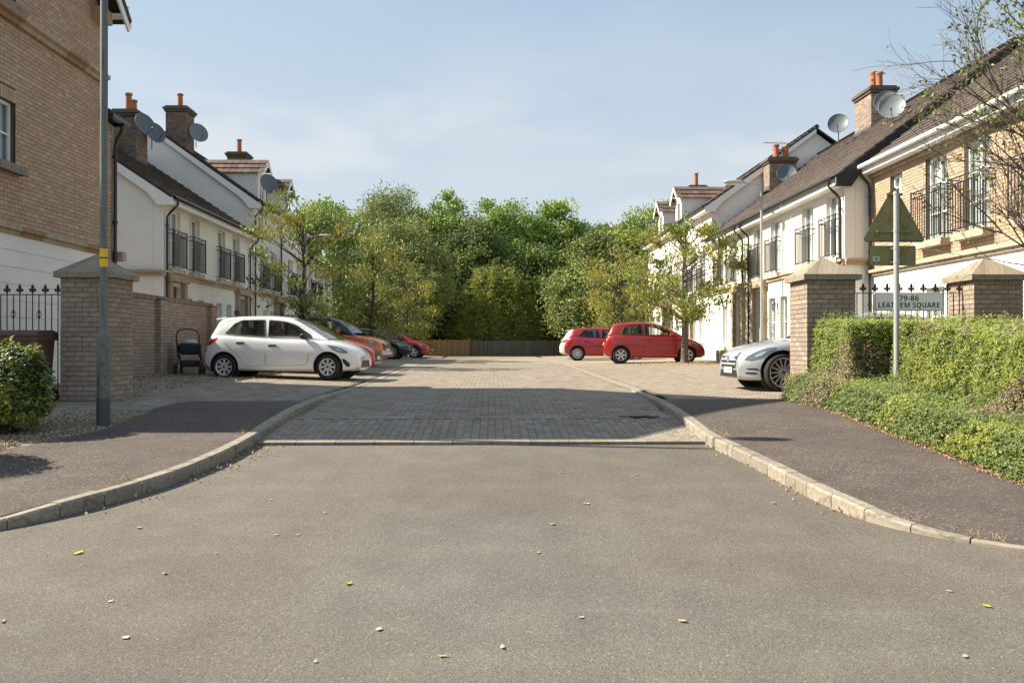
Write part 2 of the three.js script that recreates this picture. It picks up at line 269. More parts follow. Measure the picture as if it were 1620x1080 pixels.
function lay(parent, spots, geo, single, seed, level = PY) { // spots: [x, Z, turn]
  const rnd = makeRng(seed), rest = spots.slice(single), tilt = (x, Z) => Math.atan2(level(x, Z + 0.1) - level(x, Z - 0.1), 0.2), roll = (x, Z) => Math.atan2(level(x + 0.1, Z) - level(x - 0.1, Z), 0.2);
  const set = (o, [x, Z, turn]) => { o.position.set(x, level(x, Z) + (rnd() - 0.5) * 0.003, -Z); o.rotation.set(tilt(x, Z) + (rnd() - 0.5) * 0.006, turn || 0, roll(x, Z) + (rnd() - 0.5) * 0.008, 'XZY'); };
  for (const s of spots.slice(0, single)) { const m = mesh('paving_block', geo, blockMats[Math.floor(rnd() * 5)], parent); set(m, s); }
  if (!rest.length) return;
  const im = new THREE.InstancedMesh(geo, blockMixed, rest.length), o = new THREE.Object3D(), c = new THREE.Color();
  rest.forEach((s, i) => { set(o, s); o.updateMatrix(); im.setMatrixAt(i, o.matrix); const t = blockTones[Math.floor(rnd() * 5)], k = 0.8 + 0.4 * rnd() + 0.14 * (fbm(s[0] * 0.6, s[1] * 0.4, 33, 3) - 0.5); im.setColorAt(i, c.setRGB(t[0] * k, t[1] * k, t[2] * k)); });
  im.name = 'distant_paving_blocks'; im.castShadow = im.receiveShadow = true; im.userData.kind = 'stuff'; parent.add(im);
}
const zFar = 35;
{
  const g = structGroup('block_paving');
  const zs = [...range(10.4, 16, 14), ...range(17, 40, 23), 46, 52, 57.5];
  mesh('joint_sand', sheet(zs, () => -2.75, () => 2.75, 8, (x, Z) => PY(x, Z) - 0.007), M.bed, g);
  // front edging stones set on end, the last step up from the asphalt
  for (let i = 0; i < 12; i++) { const x = -2.75 + 5.5 * (i + 0.5) / 12; const m = mesh('edging_stone', box(5.5 / 12 - 0.008, 0.1, 0.17), blockMats[i % 5], g); m.position.set(x, PY(x, 10.47) - 0.047, -10.475); m.rotation.x = Math.atan2(RY(10.56) - RY(10.4), 0.16); }
  const near = [], far = [];
  for (let r = 0; r < 8; r++) for (let i = 0; i < 55; i++) { const x = -2.70 + i * 0.1, Z = 10.56 + r * 0.2 + (i % 2 ? 0 : 0.1); near.push([x, Z]); }
  lay(g, near, blockGeo(0.098, 0.198, 0.015), 300, 5);
  for (let i = 0; i < 13; i++) { const x = -2.75 + 5.5 * (i + 0.5) / 13; if (i === 11) continue; const m = mesh('edging_stone', box(5.5 / 13 - 0.008, 0.05, 0.25), blockMats[(i * 3) % 5], g); m.position.set(x, PY(x, 12.24) - 0.022, -12.235); m.rotation.x = Math.atan2(RY(12.34) - RY(12.14), 0.2); }
  for (let Z = 12.42; Z < zFar; Z += 0.1) { const r = Math.round(Z * 10); for (let x = -2.65 + (r % 2 ? 0 : 0.1); x < 2.7; x += 0.2) far.push([x, Z, Math.PI / 2]); }
  lay(g, far, blockGeo(0.089, 0.189, 0), 0, 6);
  // gully grating by the right kerb
  const bars = [box(0.42, 0.03, 0.03, 0, 0, -0.2), box(0.42, 0.03, 0.03, 0, 0, 0.2), box(0.03, 0.03, 0.37, -0.195, 0, 0), box(0.03, 0.03, 0.37, 0.195, 0, 0)]; for (let i = 0; i < 7; i++) bars.push(box(0.022, 0.025, 0.37, -0.15 + i * 0.05, 0, 0));
  const dr = thing('drain_grate', 'dark iron drain grating let into the block paving beside the kerb', 'drain', null, [1.98, PY(2, 12.45) - 0.014, -12.44]);
  mesh('grating', merge(bars), M.iron, dr); mesh('sump', box(0.36, 0.01, 0.36, 0, -0.012, 0), M.blackMatt, dr);
  // far end where blocks can no longer be told apart
  const c = (x, Z) => { const k = 0.9 + 0.25 * fbm(x * 0.7, Z * 0.3, 33, 4); return [k, k * 0.99, k * 0.96]; };
  mesh('far_paving', sheet([...range(zFar, 57.5, 24)], () => -2.75, () => 2.75, 12, (x, Z) => PY(x, Z), c), std([0.405, 0.335, 0.255], 0.9, { map: grit, vertexColors: true }), g);
}
function bay(name, x0, x1, z0, z1, zEnd, seed) {
  const g = structGroup(name), zs = [...range(z0, 20, 10), ...range(21, zEnd, Math.round(zEnd - 21))];
  mesh('joint_sand', sheet(zs, () => x0, () => x1, 10, (x, Z) => PY(x, Z) - 0.007), M.bed, g);
  const s = []; for (let Z = z0 + 0.06; Z < z1; Z += 0.1) { const r = Math.round(Z * 10); for (let x = x0 + 0.1 + (r % 2 ? 0 : 0.1); x < x1 - 0.09; x += 0.2) s.push([x, Z, Math.PI / 2]); }
  lay(g, s, blockGeo(0.089, 0.189, 0), 0, seed);
  const c = (x, Z) => { const k = 0.9 + 0.25 * fbm(x * 0.7 + 9, Z * 0.3, 37, 4); return [k, k * 0.99, k * 0.95]; };
  mesh('far_paving', sheet(range(z1, zEnd, 24), () => x0, () => x1, 14, (x, Z) => PY(x, Z), c), std([0.405, 0.335, 0.255], 0.9, { map: grit, vertexColors: true }), g);
}
bay('left_parking_bays', -9.3, -2.95, 13.72, 30, 57.5, 8);
bay('right_parking_bays', 2.95, 9.1, 14.0, 31, 57.5, 9);
for (const s of [-1, 1]) { // flush channel of long blocks between road and bays
  const g = structGroup('channel'); let i = 0;
  for (let Z = s < 0 ? 20.7 : 17; Z < 50; Z += 0.6, i++) { const x = s * 2.85, m = mesh('channel_block', box(0.19, 0.06, 0.59), i % 3 ? M.kerb : M.concrete, g); m.position.set(x, PY(s * 2.7, Z + 0.3) - 0.024, -(Z + 0.3)); m.rotation.x = Math.atan2(RY(Z + 0.6) - RY(Z), 0.6); }
}
// flags in front of the left pier, and gravel beds
{
  const g = structGroup('flag_path'), mats = [0.92, 1, 1.08].map((k) => { const m = M.slab.clone(); m.color.multiplyScalar(k); return m; });
  for (let r = 0; r < 2; r++) for (let i = 0; i < 12; i++) { const x = -4.70 - 0.3 - i * 0.6, Z = 12.55 + r * 0.62; const m = mesh('flagstone', box(0.592, 0.05, 0.612), mats[(i * 7 + r * 5) % 3], g); m.position.set(x, FY(Z) - 0.012 + (hash2(i, r, 3) - 0.5) * 0.006, -(Z)); m.rotation.x = Math.atan2(FY(Z + 0.3) - FY(Z - 0.3), 0.6); }
}
struct('gravel_bed', sheet(range(9.1, 12.24, 12), (Z) => -14, (Z) => Math.min(-4.64, lerp(-5.25, -4.66, smooth(9.2, 10.9, Z))), 30, (x, Z) => FY(Z) - 0.015 + 0.02 * fbm(x * 3, Z * 3, 4, 3)), M.gravel);
struct('planting_bed', sheet(range(7.3, 14.4, 14), () => 4.72, () => 14, 12, (x, Z) => FY(Z) + 0.01 + 0.03 * fbm(x * 2, Z * 2, 8, 3)), M.soil);
struct('yard', sheet([13.2, 14, 16, 18, 22, 26], () => -14, () => -6.2, 6, (x, Z) => Z < 13.7 ? FY(Z) - 0.03 : PY(-7, Z) - 0.02), M.slab);
{ // gravel stones
  const rnd = makeRng(41), n = 14000, im = new THREE.InstancedMesh(new THREE.IcosahedronGeometry(1, 0), std([1, 1, 1], 0.9), n), o = new THREE.Object3D(), c = new THREE.Color();
  for (let i = 0; i < n; i++) { const Z = lerp(9.15, 12.22, rnd()), xr = Math.min(-4.66, lerp(-5.25, -4.66, smooth(9.2, 10.9, Z))), x = xr - Math.pow(rnd(), 0.8) * 3.2; const s = 0.005 + 0.009 * rnd(); o.position.set(x, FY(Z) + 0.002 + 0.01 * rnd(), -Z); o.rotation.set(rnd() * 6, rnd() * 6, rnd() * 6); o.scale.set(s * (0.8 + rnd()), s * 0.8, s); o.updateMatrix(); im.setMatrixAt(i, o.matrix); const k = 0.55 + 0.75 * rnd(), t = rnd(); im.setColorAt(i, c.setRGB(0.36 * k, (0.265 + 0.04 * t) * k, (0.16 + 0.07 * t) * k)); }
  im.name = 'gravel'; im.castShadow = im.receiveShadow = true; tag(im, 'tan gravel spread round the bush and the grey lamp post', 'gravel', null, 'stuff'); scene.add(im);
}
// ---------------------------------------------------------------- brickwork: local plane u = x, v = y, facing +z, brick faces at z = 0
const brickGeos = {};
function brickwork(parent, { u0, u1, v0, v1, holes = [], clip, tone, single = 0, prio, seed = 1, z = 0, depth = 0.03 }) {
  const rnd = makeRng(seed), all = [];
  for (let r = 0; v0 + (r + 1) * 0.075 <= v1 + 0.002; r++) {
    const v = v0 + r * 0.075 + 0.0375; let [a, b] = clip ? clip(v + 0.03) : [u0, u1]; if (b - a < 0.05) continue;
    let spans = [[a, b]];
    for (const h of holes) if (v > h[1] - 0.01 && v < h[3] + 0.01) spans = spans.flatMap(([p, q]) => q <= h[0] || p >= h[2] ? [[p, q]] : [[p, h[0]], [h[2], q]].filter(([m, n]) => n - m > 0.02));
    for (const [p, q] of spans) for (let k = Math.floor((p - u0) / 0.225) - 1; ; k++) {
      const s = u0 + k * 0.225 + (r % 2 ? 0.1125 : 0), e = s + 0.215; if (s >= q) break; const A = Math.max(s, p), B = Math.min(e, q); if (B - A < 0.025) continue;
      all.push({ x: (A + B) / 2, y: v, w: B - A, h: 0.065, z: z - depth / 2 + (rnd() - 0.5) * 0.003, d: depth });
    }
  }
  if (prio) all.sort((p, q) => prio(p.x, p.y) - prio(q.x, q.y));
  const T = brickTones[tone], Ms = brickMats[tone], key = tone;
  brickGeos[key] ||= [0, 1, 2].map((i) => { const g = box(1, 0.065, depth); const uv = g.attributes.uv; for (let n = 0; n < uv.count; n++) uv.setXY(n, uv.getX(n) * 0.22 + i * 0.13, uv.getY(n) + i * 0.21); return g; });
  for (const t of all.slice(0, single)) { const m = mesh('brick', brickGeos[key][Math.floor(rnd() * 3)], Ms[Math.floor(rnd() * 5)], parent); m.position.set(t.x, t.y, t.z); m.scale.x = t.w; }
  const rest = all.slice(single); if (!rest.length) return;
  for (const t of rest) { const c = T[Math.floor(rnd() * 5)], k = 0.94 + 0.12 * rnd(); t.c = c.map((q) => q * k); }
  const m = mesh('brickwork', boxes(rest), brickMixed, parent); m.userData.kind = 'stuff';
}
function plane2d(mat, pts, holes, depth, parent, name, z = 0) { const g = extrude(pts, depth, holes); g.translate(0, 0, z - depth); return mesh(name, g, mat, parent); }

// roof slope in a local frame: u along x from u0 to u1, starts at (y0, z0) and climbs towards -z with tan p, length measured up the slope
function tileSlope(roof, { u0, u1, y0, z0, tan, len, single = 0, tones, seed = 3, gauge = 0.335, width = 0.33, prio, clip }) {
  const a = Math.atan(tan), ca = Math.cos(a), sa = Math.sin(a), rnd = makeRng(seed), rows = Math.round(len / gauge), all = [];
  for (let r = 0; r < rows; r++) for (let u = u0 - (r % 2) * width / 2; u < u1 - 0.01; u += width) {
    const A = Math.max(u0, u), B = Math.min(u1, u + width - 0.008); if (B - A < 0.03) continue; const s = (r + 0.5) * gauge; if (clip && !clip((A + B) / 2, s)) continue;
    all.push({ u: (A + B) / 2, w: B - A, s });
  }
  if (prio) all.sort((p, q) => prio(p.u, p.s) - prio(q.u, q.s));
  const mats = tones.map((c) => std(c, 0.9, { map: tileMap }));
  const geo = box(1, 0.036, gauge * 1.1); geo.rotateX(-0.115);
  const place = (o, t) => { const y = y0 + t.s * sa, z = z0 - t.s * ca; o.position.set(t.u, y + 0.034 * ca + (rnd() - 0.5) * 0.004, z + 0.034 * sa); o.rotation.x = a; o.rotation.z = (rnd() - 0.5) * 0.012; o.scale.set(t.w, 1, 1); };
  for (const t of all.slice(0, single)) { const m = mesh('roof_tile', geo, mats[Math.floor(rnd() * mats.length)], roof); place(m, t); }
  const rest = all.slice(single); if (!rest.length) return;
  const o = new THREE.Object3D(), list = rest.map((t) => { place(o, t); o.updateMatrix(); const c = tones[Math.floor(rnd() * tones.length)], k = 0.88 + 0.24 * rnd(); return paint(clean(geo.clone()).applyMatrix4(o.matrix), c.map((q) => q * k)); });
  const m = mesh('tiling', mergeGeometries(list), tileMixed, roof); m.userData.kind = 'stuff';
}
const tileMixed = std([1, 1, 1], 0.9, { map: tileMap, vertexColors: true });
const tilesDark = [[0.09, 0.066, 0.054], [0.074, 0.058, 0.049], [0.108, 0.078, 0.06], [0.084, 0.06, 0.05], [0.066, 0.055, 0.05]];
const tilesBrown = [[0.202, 0.155, 0.136], [0.175, 0.135, 0.119], [0.23, 0.17, 0.143], [0.189, 0.147, 0.136], [0.153, 0.125, 0.114]];
const tilesRed = [[0.20, 0.14, 0.11], [0.17, 0.125, 0.10], [0.225, 0.15, 0.115], [0.16, 0.12, 0.10], [0.19, 0.125, 0.095]];

// windows and balconies, local frame facing +z, opening centre u, from v0 to v1, set back from z = 0
function windowPart(parent, u, v0, v1, w, { back = 0.11, mull = true, bars = 1, curtain = 0.5, depth = 0.06, seed = 1 } = {}) {
  const h = v1 - v0, f = 0.055, z = -back, L = [];
  L.push(box(w, f, depth, u, v0 + f / 2, z - depth / 2), box(w, f, depth, u, v1 - f / 2, z - depth / 2), box(f, h - 2 * f, depth, u - w / 2 + f / 2, v0 + h / 2, z - depth / 2), box(f, h - 2 * f, depth, u + w / 2 - f / 2, v0 + h / 2, z - depth / 2));
  if (mull) L.push(box(0.075, h - 2 * f, depth - 0.01, u, v0 + h / 2, z - depth / 2 - 0.002));
  for (let i = 1; i <= bars; i++) L.push(box(w - 2 * f, 0.03, depth - 0.02, u, v0 + h * i / (bars + 1), z - depth / 2 - 0.004));
  const wn = mesh('window', merge(L), M.white, parent);
  mesh('pane', box(w - f * 1.6, h - f * 1.6, 0.008, u, v0 + h / 2, z - depth / 2), M.pane, wn);
  if (curtain > 0) { // gathered curtains inside
    const P = []; for (const s of [-1, 1]) { const n = 14, cw = w * 0.5 * curtain; const pts = []; for (let i = 0; i <= n; i++) pts.push([s * (w / 2 - cw * i / n), Math.sin(i * 2.1 + seed) * 0.025]); for (let i = 0; i < n; i++) { const [a, za] = pts[i], [b, zb] = pts[i + 1]; const g = new THREE.BufferGeometry(); g.setAttribute('position', new THREE.Float32BufferAttribute([u + a, v0, z - 0.10 + za, u + b, v0, z - 0.10 + zb, u + b, v1, z - 0.10 + zb, u + a, v0, z - 0.10 + za, u + b, v1, z - 0.10 + zb, u + a, v1, z - 0.10 + za], 3)); g.computeVertexNormals(); P.push(g); } }
    mesh('curtain', merge(P), M.curtain, wn);
  }
  return wn;
}
const barGeos = {};
function balconyPart(parent, u, v0, v1, w, n = 9, out = 0.16) {
  const h = v1 - v0, L = [];
  for (const y of [v1, v1 - 0.12, v0 + 0.06]) L.push(box(w, 0.022, 0.022, u, y, out), box(0.022, 0.022, out - 0.002, u - w / 2 + 0.011, y, out / 2 - 0.01), box(0.022, 0.022, out - 0.002, u + w / 2 - 0.011, y, out / 2 - 0.01));
  for (const s of [-1, 1]) L.push(box(0.026, h + 0.03, 0.026, u + s * (w / 2 - 0.013), v0 + h / 2 + 0.015, out + 0.002));
  for (let i = 0; i < 4; i++) { const g = new THREE.TorusGeometry(0.042, 0.007, 5, 14); g.translate(u - w / 2 + w * (i + 0.5) / 4, v1 - 0.06, out); L.push(g); }
  const b = mesh('balcony', merge(L), M.iron, parent);
  const key = h.toFixed(2), g = barGeos[key] ||= box(0.017, h - 0.18, 0.017);
  for (let i = 1; i < n; i++) { const m = mesh('bar', g, M.iron, b); m.position.set(u - w / 2 + w * i / n, v0 + (h - 0.18) / 2 + 0.06, out); }
  return b;
}
function pipe(parent, pts, r = 0.036) { const c = new THREE.CurvePath(); for (let i = 0; i < pts.length - 1; i++) c.add(new THREE.LineCurve3(new THREE.Vector3(...pts[i]), new THREE.Vector3(...pts[i + 1]))); const L = [new THREE.TubeGeometry(c, pts.length * 8, r, 8)]; const [a, b] = [pts[pts.length - 2], pts[pts.length - 1]]; for (let y = a[1] - 0.3; y > b[1]; y -= 1.4) L.push(cyl(r * 1.35, r * 1.35, 0.07, a[0], y, a[2], 10)); return mesh('downpipe', merge(L), M.gutter, parent); }

function chimneyPart(parent, { u, z, y0, y1, w, d, pots, tone = 'chimney', seed = 4, single = 0 }) {
  const c = mesh('chimney', box(w - 0.016, y1 - y0, d - 0.016, u, (y0 + y1) / 2, z), M.mortar, parent);
  for (const [tx, tz, len, ry] of [[0, d / 2, w, 0], [0, -d / 2, w, Math.PI], [w / 2, 0, d, Math.PI / 2], [-w / 2, 0, d, -Math.PI / 2]]) {
    const items = [], rnd = makeRng(seed + ry * 10), T = brickTones[tone];
    for (let r = 0; y0 + (r + 1) * 0.075 < y1; r++) for (let s = -len / 2 - (r % 2 ? 0.1125 : 0); s < len / 2; s += 0.225) { const A = Math.max(-len / 2, s), B = Math.min(len / 2, s + 0.215); if (B - A < 0.04) continue; const k = 0.82 + 0.34 * rnd(), cc = T[Math.floor(rnd() * 5)]; items.push({ x: (A + B) / 2, y: y0 + r * 0.075 + 0.037, z: -0.013, w: B - A, h: 0.065, d: 0.03, c: cc.map((q) => q * k) }); }
    const g = boxes(items); g.rotateY(ry); g.translate(u + tx, 0, z + tz); const m = mesh('brickwork', g, brickMixed, c); m.userData.kind = 'stuff';
  }
  mesh('chimney_cap', merge([box(w + 0.10, 0.085, d + 0.10, u, y1 + 0.035, z), box(w + 0.2, 0.085, d + 0.2, u, y1 + 0.123, z), box(w + 0.06, 0.07, d + 0.06, u, y1 + 0.2, z)]), std([0.17, 0.145, 0.12], 0.95, { map: stoneMap }), c);
  pots.forEach(([pu, pz, h = 0.55]) => mesh('chimney_pot', (() => { const g = lathe([[0.13, 0], [0.135, 0.06], [0.115, 0.1], [0.105, h - 0.08], [0.13, h - 0.07], [0.135, h], [0.10, h], [0.09, 0.1]], 18); g.translate(u + pu, y1 + 0.22, z + pz); return g; })(), M.terracotta, c));
  mesh('flashing', merge([box(w + 0.05, 0.22, 0.012, u, y0 + 0.5, z + d / 2 + 0.014), box(w + 0.05, 0.012, 0.14, u, y0 + 0.4, z + d / 2 + 0.08)]), M.lead, c);
  return c;
}

// ---------------------------------------------------------------- rendered terrace house. Local frame: u from 0 to w, front at z = 0 facing +z, ground at y = 0
function terraceHouse(o) {
  const { name = 'terraced_house', label, side, xf, zn, w, gy, eave, tan = 0.72, depth = 8.8, group } = o; // zn: nearest Z of the front
  const t = thing(name, label, 'house', group, side < 0 ? [xf, gy, -zn] : [xf, gy, -(zn + w)], side < 0 ? Math.PI / 2 : -Math.PI / 2);
  const near = side < 0 ? 0 : w, U = (q) => side < 0 ? q : w - q; // q: metres from the near end
  const ridge = eave + tan * depth / 2;
  const holes = [];
  for (const wn of o.windows) { const u = U(wn.q); holes.push(rect(u - wn.w / 2, wn.v0, u + wn.w / 2, wn.v1)); }
  if (o.door !== undefined) { const u = U(o.door); holes.push(rect(u - 0.5, 0.12, u + 0.5, 2.5)); }
  const front = o.stained ? extrude(rect(0.003, (o.floor ?? 2.75) + 0.002, w - 0.003, eave), 0.28, holes.filter((h) => h[0][1] > 2.4)) : extrude(rect(0.003, -0.3, w - 0.003, eave), 0.28, holes); front.translate(0, 0, -0.28);
  const gab = [[-0.285, -0.3], [-0.285, eave - 0.02], [-depth / 2, ridge - 0.1], [-depth + 0.28, eave - 0.02], [-depth + 0.28, -0.3]];
  const gable = (u) => { const g = extrude(gab.map(([z, y]) => [-z, y]), 0.25); g.rotateY(Math.PI / 2); g.translate(u, 0, 0); return g; };
  const backW = box(w - 0.006, eave + 0.3, 0.25, w / 2, eave / 2 - 0.15, -depth + 0.15);
  const lowF = o.stained ? (() => { const fl = o.floor ?? 2.75; const q = extrude(rect(0.003, -0.3, w - 0.003, fl), 0.284, holes.filter((h) => h[0][1] < 2.4)); q.translate(0, 0, -0.28); mesh('ground_floor_wall', q, M.renderStained, t); })() : 0;
  const walls = [front, gable(0.003), gable(w - 0.253), backW, box(w - 0.54, 0.15, depth - 0.6, w / 2, eave - 0.12, -depth / 2), box(w - 0.54, 0.15, depth - 0.6, w / 2, (o.floor ?? 2.75) - 0.1, -depth / 2)];
  mesh('wall', merge(walls), M.render, t);
  // a tall house shows its gable above the neighbour: same wall
  // windows
  for (const wn of o.windows) {
    const u = U(wn.q);
    windowPart(t, u, wn.v0, wn.v1, wn.w, { curtain: wn.curtain ?? (side > 0 ? 0.85 : 0.5), bars: wn.bars ?? 1, seed: wn.q * 3, mull: wn.w > 0.75 });
    mesh('sill', box(wn.w + 0.22, 0.13, 0.20, u, wn.v0 - 0.067, 0.045), M.stonePale, t);
    if (wn.balcony) balconyPart(t, u, wn.v0 + 0.03, wn.v0 + 1.13, wn.w + 0.26, 12);
  }
  if (o.door !== undefined) {
    const u = U(o.door), d = mesh('door', box(0.98, 2.36, 0.06, u, 1.31, -0.15), o.doorMat || M.door, t);
    mesh('handle', cyl(0.02, 0.02, 0.06, u + 0.38, 1.2, -0.10, 10, Math.PI / 2), M.galvPale, d);
    for (const yy of [0.6, 1.7]) for (const s of [-1, 1]) mesh('door_panel', box(0.34, 0.8, 0.02, u + s * 0.22, yy + 0.1, -0.116), o.doorMat || M.door, d);
    const ds = mesh('door_surround', merge([box(0.22, 2.62, 0.14, u - 0.62, 1.31, 0.072), box(0.22, 2.62, 0.14, u + 0.62, 1.31, 0.072), box(1.62, 0.2, 0.20, u, 2.72, 0.10)]), M.stone, t);
    mesh('step', box(1.3, 0.14, 0.4, u, 0.05, 0.2), M.concrete, t);
  }
  if (o.lantern !== undefined) { const u = U(o.lantern), l = part('wall_lantern', t); mesh('lantern_frame', merge([box(0.05, 0.14, 0.02, u, 1.95, 0.012), rod([u, 1.98, 0.02], [u, 2.02, 0.12], 0.008), cyl(0.07, 0.02, 0.06, u, 1.99, 0.13, 6), cyl(0.03, 0.05, 0.02, u, 1.77, 0.13, 6), ...[0, 1, 2, 3, 4, 5].map((k) => rod([u + 0.035 * Math.cos(k * 1.047), 1.78, 0.13 + 0.035 * Math.sin(k * 1.047)], [u + 0.062 * Math.cos(k * 1.047), 1.965, 0.13 + 0.062 * Math.sin(k * 1.047)], 0.005, 4))]), M.black, l); mesh('lantern_glass', cyl(0.032, 0.058, 0.18, u, 1.872, 0.13, 6), M.pane, l); }
  // string course of stones
  const sy = o.floor ?? 2.75, n = Math.round(w / 0.8);
  for (let i = 0; i < n; i++) { const a = w / n * i + 0.004, b = w / n * (i + 1) - 0.004; if (o.door !== undefined && Math.abs((a + b) / 2 - U(o.door)) < 0.8 && sy < 2.83) { } mesh('string_stone', merge([box(b - a, 0.10, 0.07, (a + b) / 2, sy + 0.05, 0.032), box(b - a, 0.07, 0.12, (a + b) / 2, sy + 0.136, 0.058)]), i % 3 ? M.stone : M.stonePale, t); }
  if (o.returnString) mesh('string_stone', merge([box(0.07, 0.10, 4, near + (near ? 0.036 : -0.036), sy + 0.05, -2.0), box(0.12, 0.07, 4, near + (near ? 0.062 : -0.062), sy + 0.136, -2.0)]), M.stone, t);
  // roof
  const oh = 0.32, vo = o.verge ? 0.16 : 0, ua = side < 0 ? -vo : 0, ub = side < 0 ? w : w + vo, len = Math.hypot(depth / 2 + oh, tan * (depth / 2 + oh)), y0 = eave - tan * oh + 0.05;
  const slab = (s) => { const g = box(ub - ua - 0.004, 0.06, len, (ua + ub) / 2, 0, 0); g.rotateX(s * Math.atan(tan)); g.translate(0, (y0 + ridge + 0.05) / 2, -depth / 2 + s * (depth / 2 + oh) / 2); return g; };
  const roof = mesh('roof', merge([slab(1), slab(-1)]), M.blackMatt, t);
  tileSlope(roof, { u0: ua, u1: ub, y0: y0, z0: oh, tan, len, tones: o.tones || tilesDark, single: o.singleTiles || 0, seed: o.seed || 3, prio: (u, s) => Math.abs(u - near) * 0.3 + s * 0.2 });
  mesh('ridge_tiles', merge(range(ua + 0.2, ub - 0.2, Math.max(1, Math.round((ub - ua - 0.4) / 0.42))).map((u) => { const g = new THREE.CylinderGeometry(0.13, 0.13, 0.41, 10, 1, true, 0, Math.PI); g.rotateZ(Math.PI / 2); g.rotateX(-Math.PI / 2); g.translate(u, ridge + 0.075, -depth / 2); return g; })), M.lead, roof);
  mesh('fascia', merge([box(ub - ua, 0.2, 0.03, (ua + ub) / 2, y0 - 0.09, oh - 0.02), box(w, 0.03, oh, w / 2, y0 - 0.172, oh / 2 - 0.02)]), M.whitePaint, t);
  const gut = new THREE.CylinderGeometry(0.062, 0.062, ub - ua, 10, 1, true, 0, Math.PI); gut.rotateZ(Math.PI / 2); gut.rotateX(Math.PI / 2); gut.translate((ua + ub) / 2, y0 + 0.005, oh + 0.062);
  mesh('gutter', gut, M.gutter, t);
  if (o.verge) { // barge board on the near gable
    const e = near + (near ? 1 : -1) * (vo - 0.02), half = depth / 2 + oh, pts = [[-0, 0], [-0.0, -0.22], [half, tan * half - 0.22], [half, tan * half]];
    const g = extrude([[oh, y0 + 0.02], [oh, y0 - 0.22], [-0.12, y0 - 0.22], [-0.42, y0 - 0.18 + 0.5 * tan], [-depth / 2, y0 - 0.2 + half * tan], [-depth / 2, y0 + 0.02 + half * tan]], 0.03); g.rotateY(-Math.PI / 2); const p = g.attributes.position; for (let i = 0; i < p.count; i++) p.setX(i, e + (p.getX(i) + 0.015));
    mesh('bargeboard', g, o.vergeMat || M.whitePaint, t);
  }
  for (const q of o.pipes || []) { const u = U(q); pipe(t, [[u, y0 - 0.03, oh + 0.06], [u, y0 - 0.2, oh + 0.06], [u, y0 - 0.48, 0.075], [u, 0.1, 0.075]]); }
  for (const c of o.chimneys || []) chimneyPart(t, { ...c, u: U(c.q) });
  for (const dq of o.dormers || []) { // gabled dormers
    const u = U(dq), fw = 1.5, zf = -0.55, yb = eave + 0.2, yt = eave + 1.62, pk = yt + 0.62, back = -(yt - eave) / tan, d = part('dormer', t);
    mesh('dormer_wall', merge([(() => { const g = extrude([[u - fw / 2, yb - 0.3], [u + fw / 2, yb - 0.3], [u + fw / 2, yt], [u, pk], [u - fw / 2, yt]], 0.1, [rect(u - 0.42, yb + 0.25, u + 0.42, yt - 0.12)]); g.translate(0, 0, zf - 0.1); return g; })(), ...[-1, 1].map((s) => { const g = extrude([[-zf + 0.1, yb - 0.3], [-back + 0.3, yt], [-zf + 0.1, yt]], 0.1); g.rotateY(Math.PI / 2); g.translate(u + s * (fw / 2 - 0.05) - 0.05, 0, 0); return g; })]), M.render, d);
    const L = Math.hypot(fw / 2 + 0.18, 0.62 / (fw / 2) * (fw / 2 + 0.18)), ang = Math.atan(0.62 / (fw / 2)), zl = -(pk - eave) / tan - 0.1, dl = zf + 0.28 - zl, zc = (zf + 0.28 + zl) / 2;
    for (const s of [-1, 1]) { const rows = 3; for (let r = 0; r < rows; r++) { const nT = Math.round(dl / 0.3), Ls = []; for (let k = 0; k < nT; k++) { const kk = (r + 0.5) / rows, g = box(0.32, 0.03, 0.29, 0, 0, 0); g.rotateZ(-s * (ang - 0.06)); g.translate(u + s * kk * (fw / 2 + 0.18), pk + 0.09 - kk * L * Math.sin(ang), zl + (k + 0.5) * 0.3 * dl / (nT * 0.3)); const c = tilesRed[Math.floor(hash2(k, r, 4) * 5)], q = 0.75 + 0.5 * hash2(k, r + 3, 5); Ls.push(paint(clean(g), c.map((v) => v * q))); } mesh('dormer_tiles', mergeGeometries(Ls), tileMixed, d); } }
    mesh('dormer_fascia', merge([-1, 1].map((s) => { const g = box(L, 0.16, 0.03, 0, 0, 0); g.rotateZ(-s * ang); g.translate(u + s * (fw / 2 + 0.18) / 2, (pk + yt - 0.14) / 2 - 0.02, zf + 0.27); return g; })), M.whitePaint, d);
    const wf = merge([box(0.84, 0.05, 0.05, u, yb + 0.28, zf - 0.05), box(0.84, 0.05, 0.05, u, yt - 0.15, zf - 0.05), box(0.05, yt - yb - 0.48, 0.05, u - 0.395, (yb + yt) / 2 + 0.065, zf - 0.05), box(0.05, yt - yb - 0.48, 0.05, u + 0.395, (yb + yt) / 2 + 0.065, zf - 0.05), box(0.05, yt - yb - 0.48, 0.04, u, (yb + yt) / 2 + 0.065, zf - 0.05)]);
    mesh('dormer_window', wf, M.white, d); mesh('dormer_pane', box(0.74, yt - yb - 0.47, 0.008, u, (yb + yt) / 2 + 0.065, zf - 0.055), M.pane, d);
  }
  return t;
}
const pairWins = (c) => [{ q: c - 0.95, w: 0.95, v0: 3.02, v1: 4.78, balcony: true }, { q: c + 0.95, w: 0.95, v0: 3.02, v1: 4.78, balcony: true }, { q: c - 0.55, w: 0.62, v0: 0.75, v1: 2.2, curtain: 0.7 }, { q: c + 0.65, w: 0.62, v0: 0.75, v1: 2.2, curtain: 0.7 }];
const gL = 0.88, gR = 0.95;
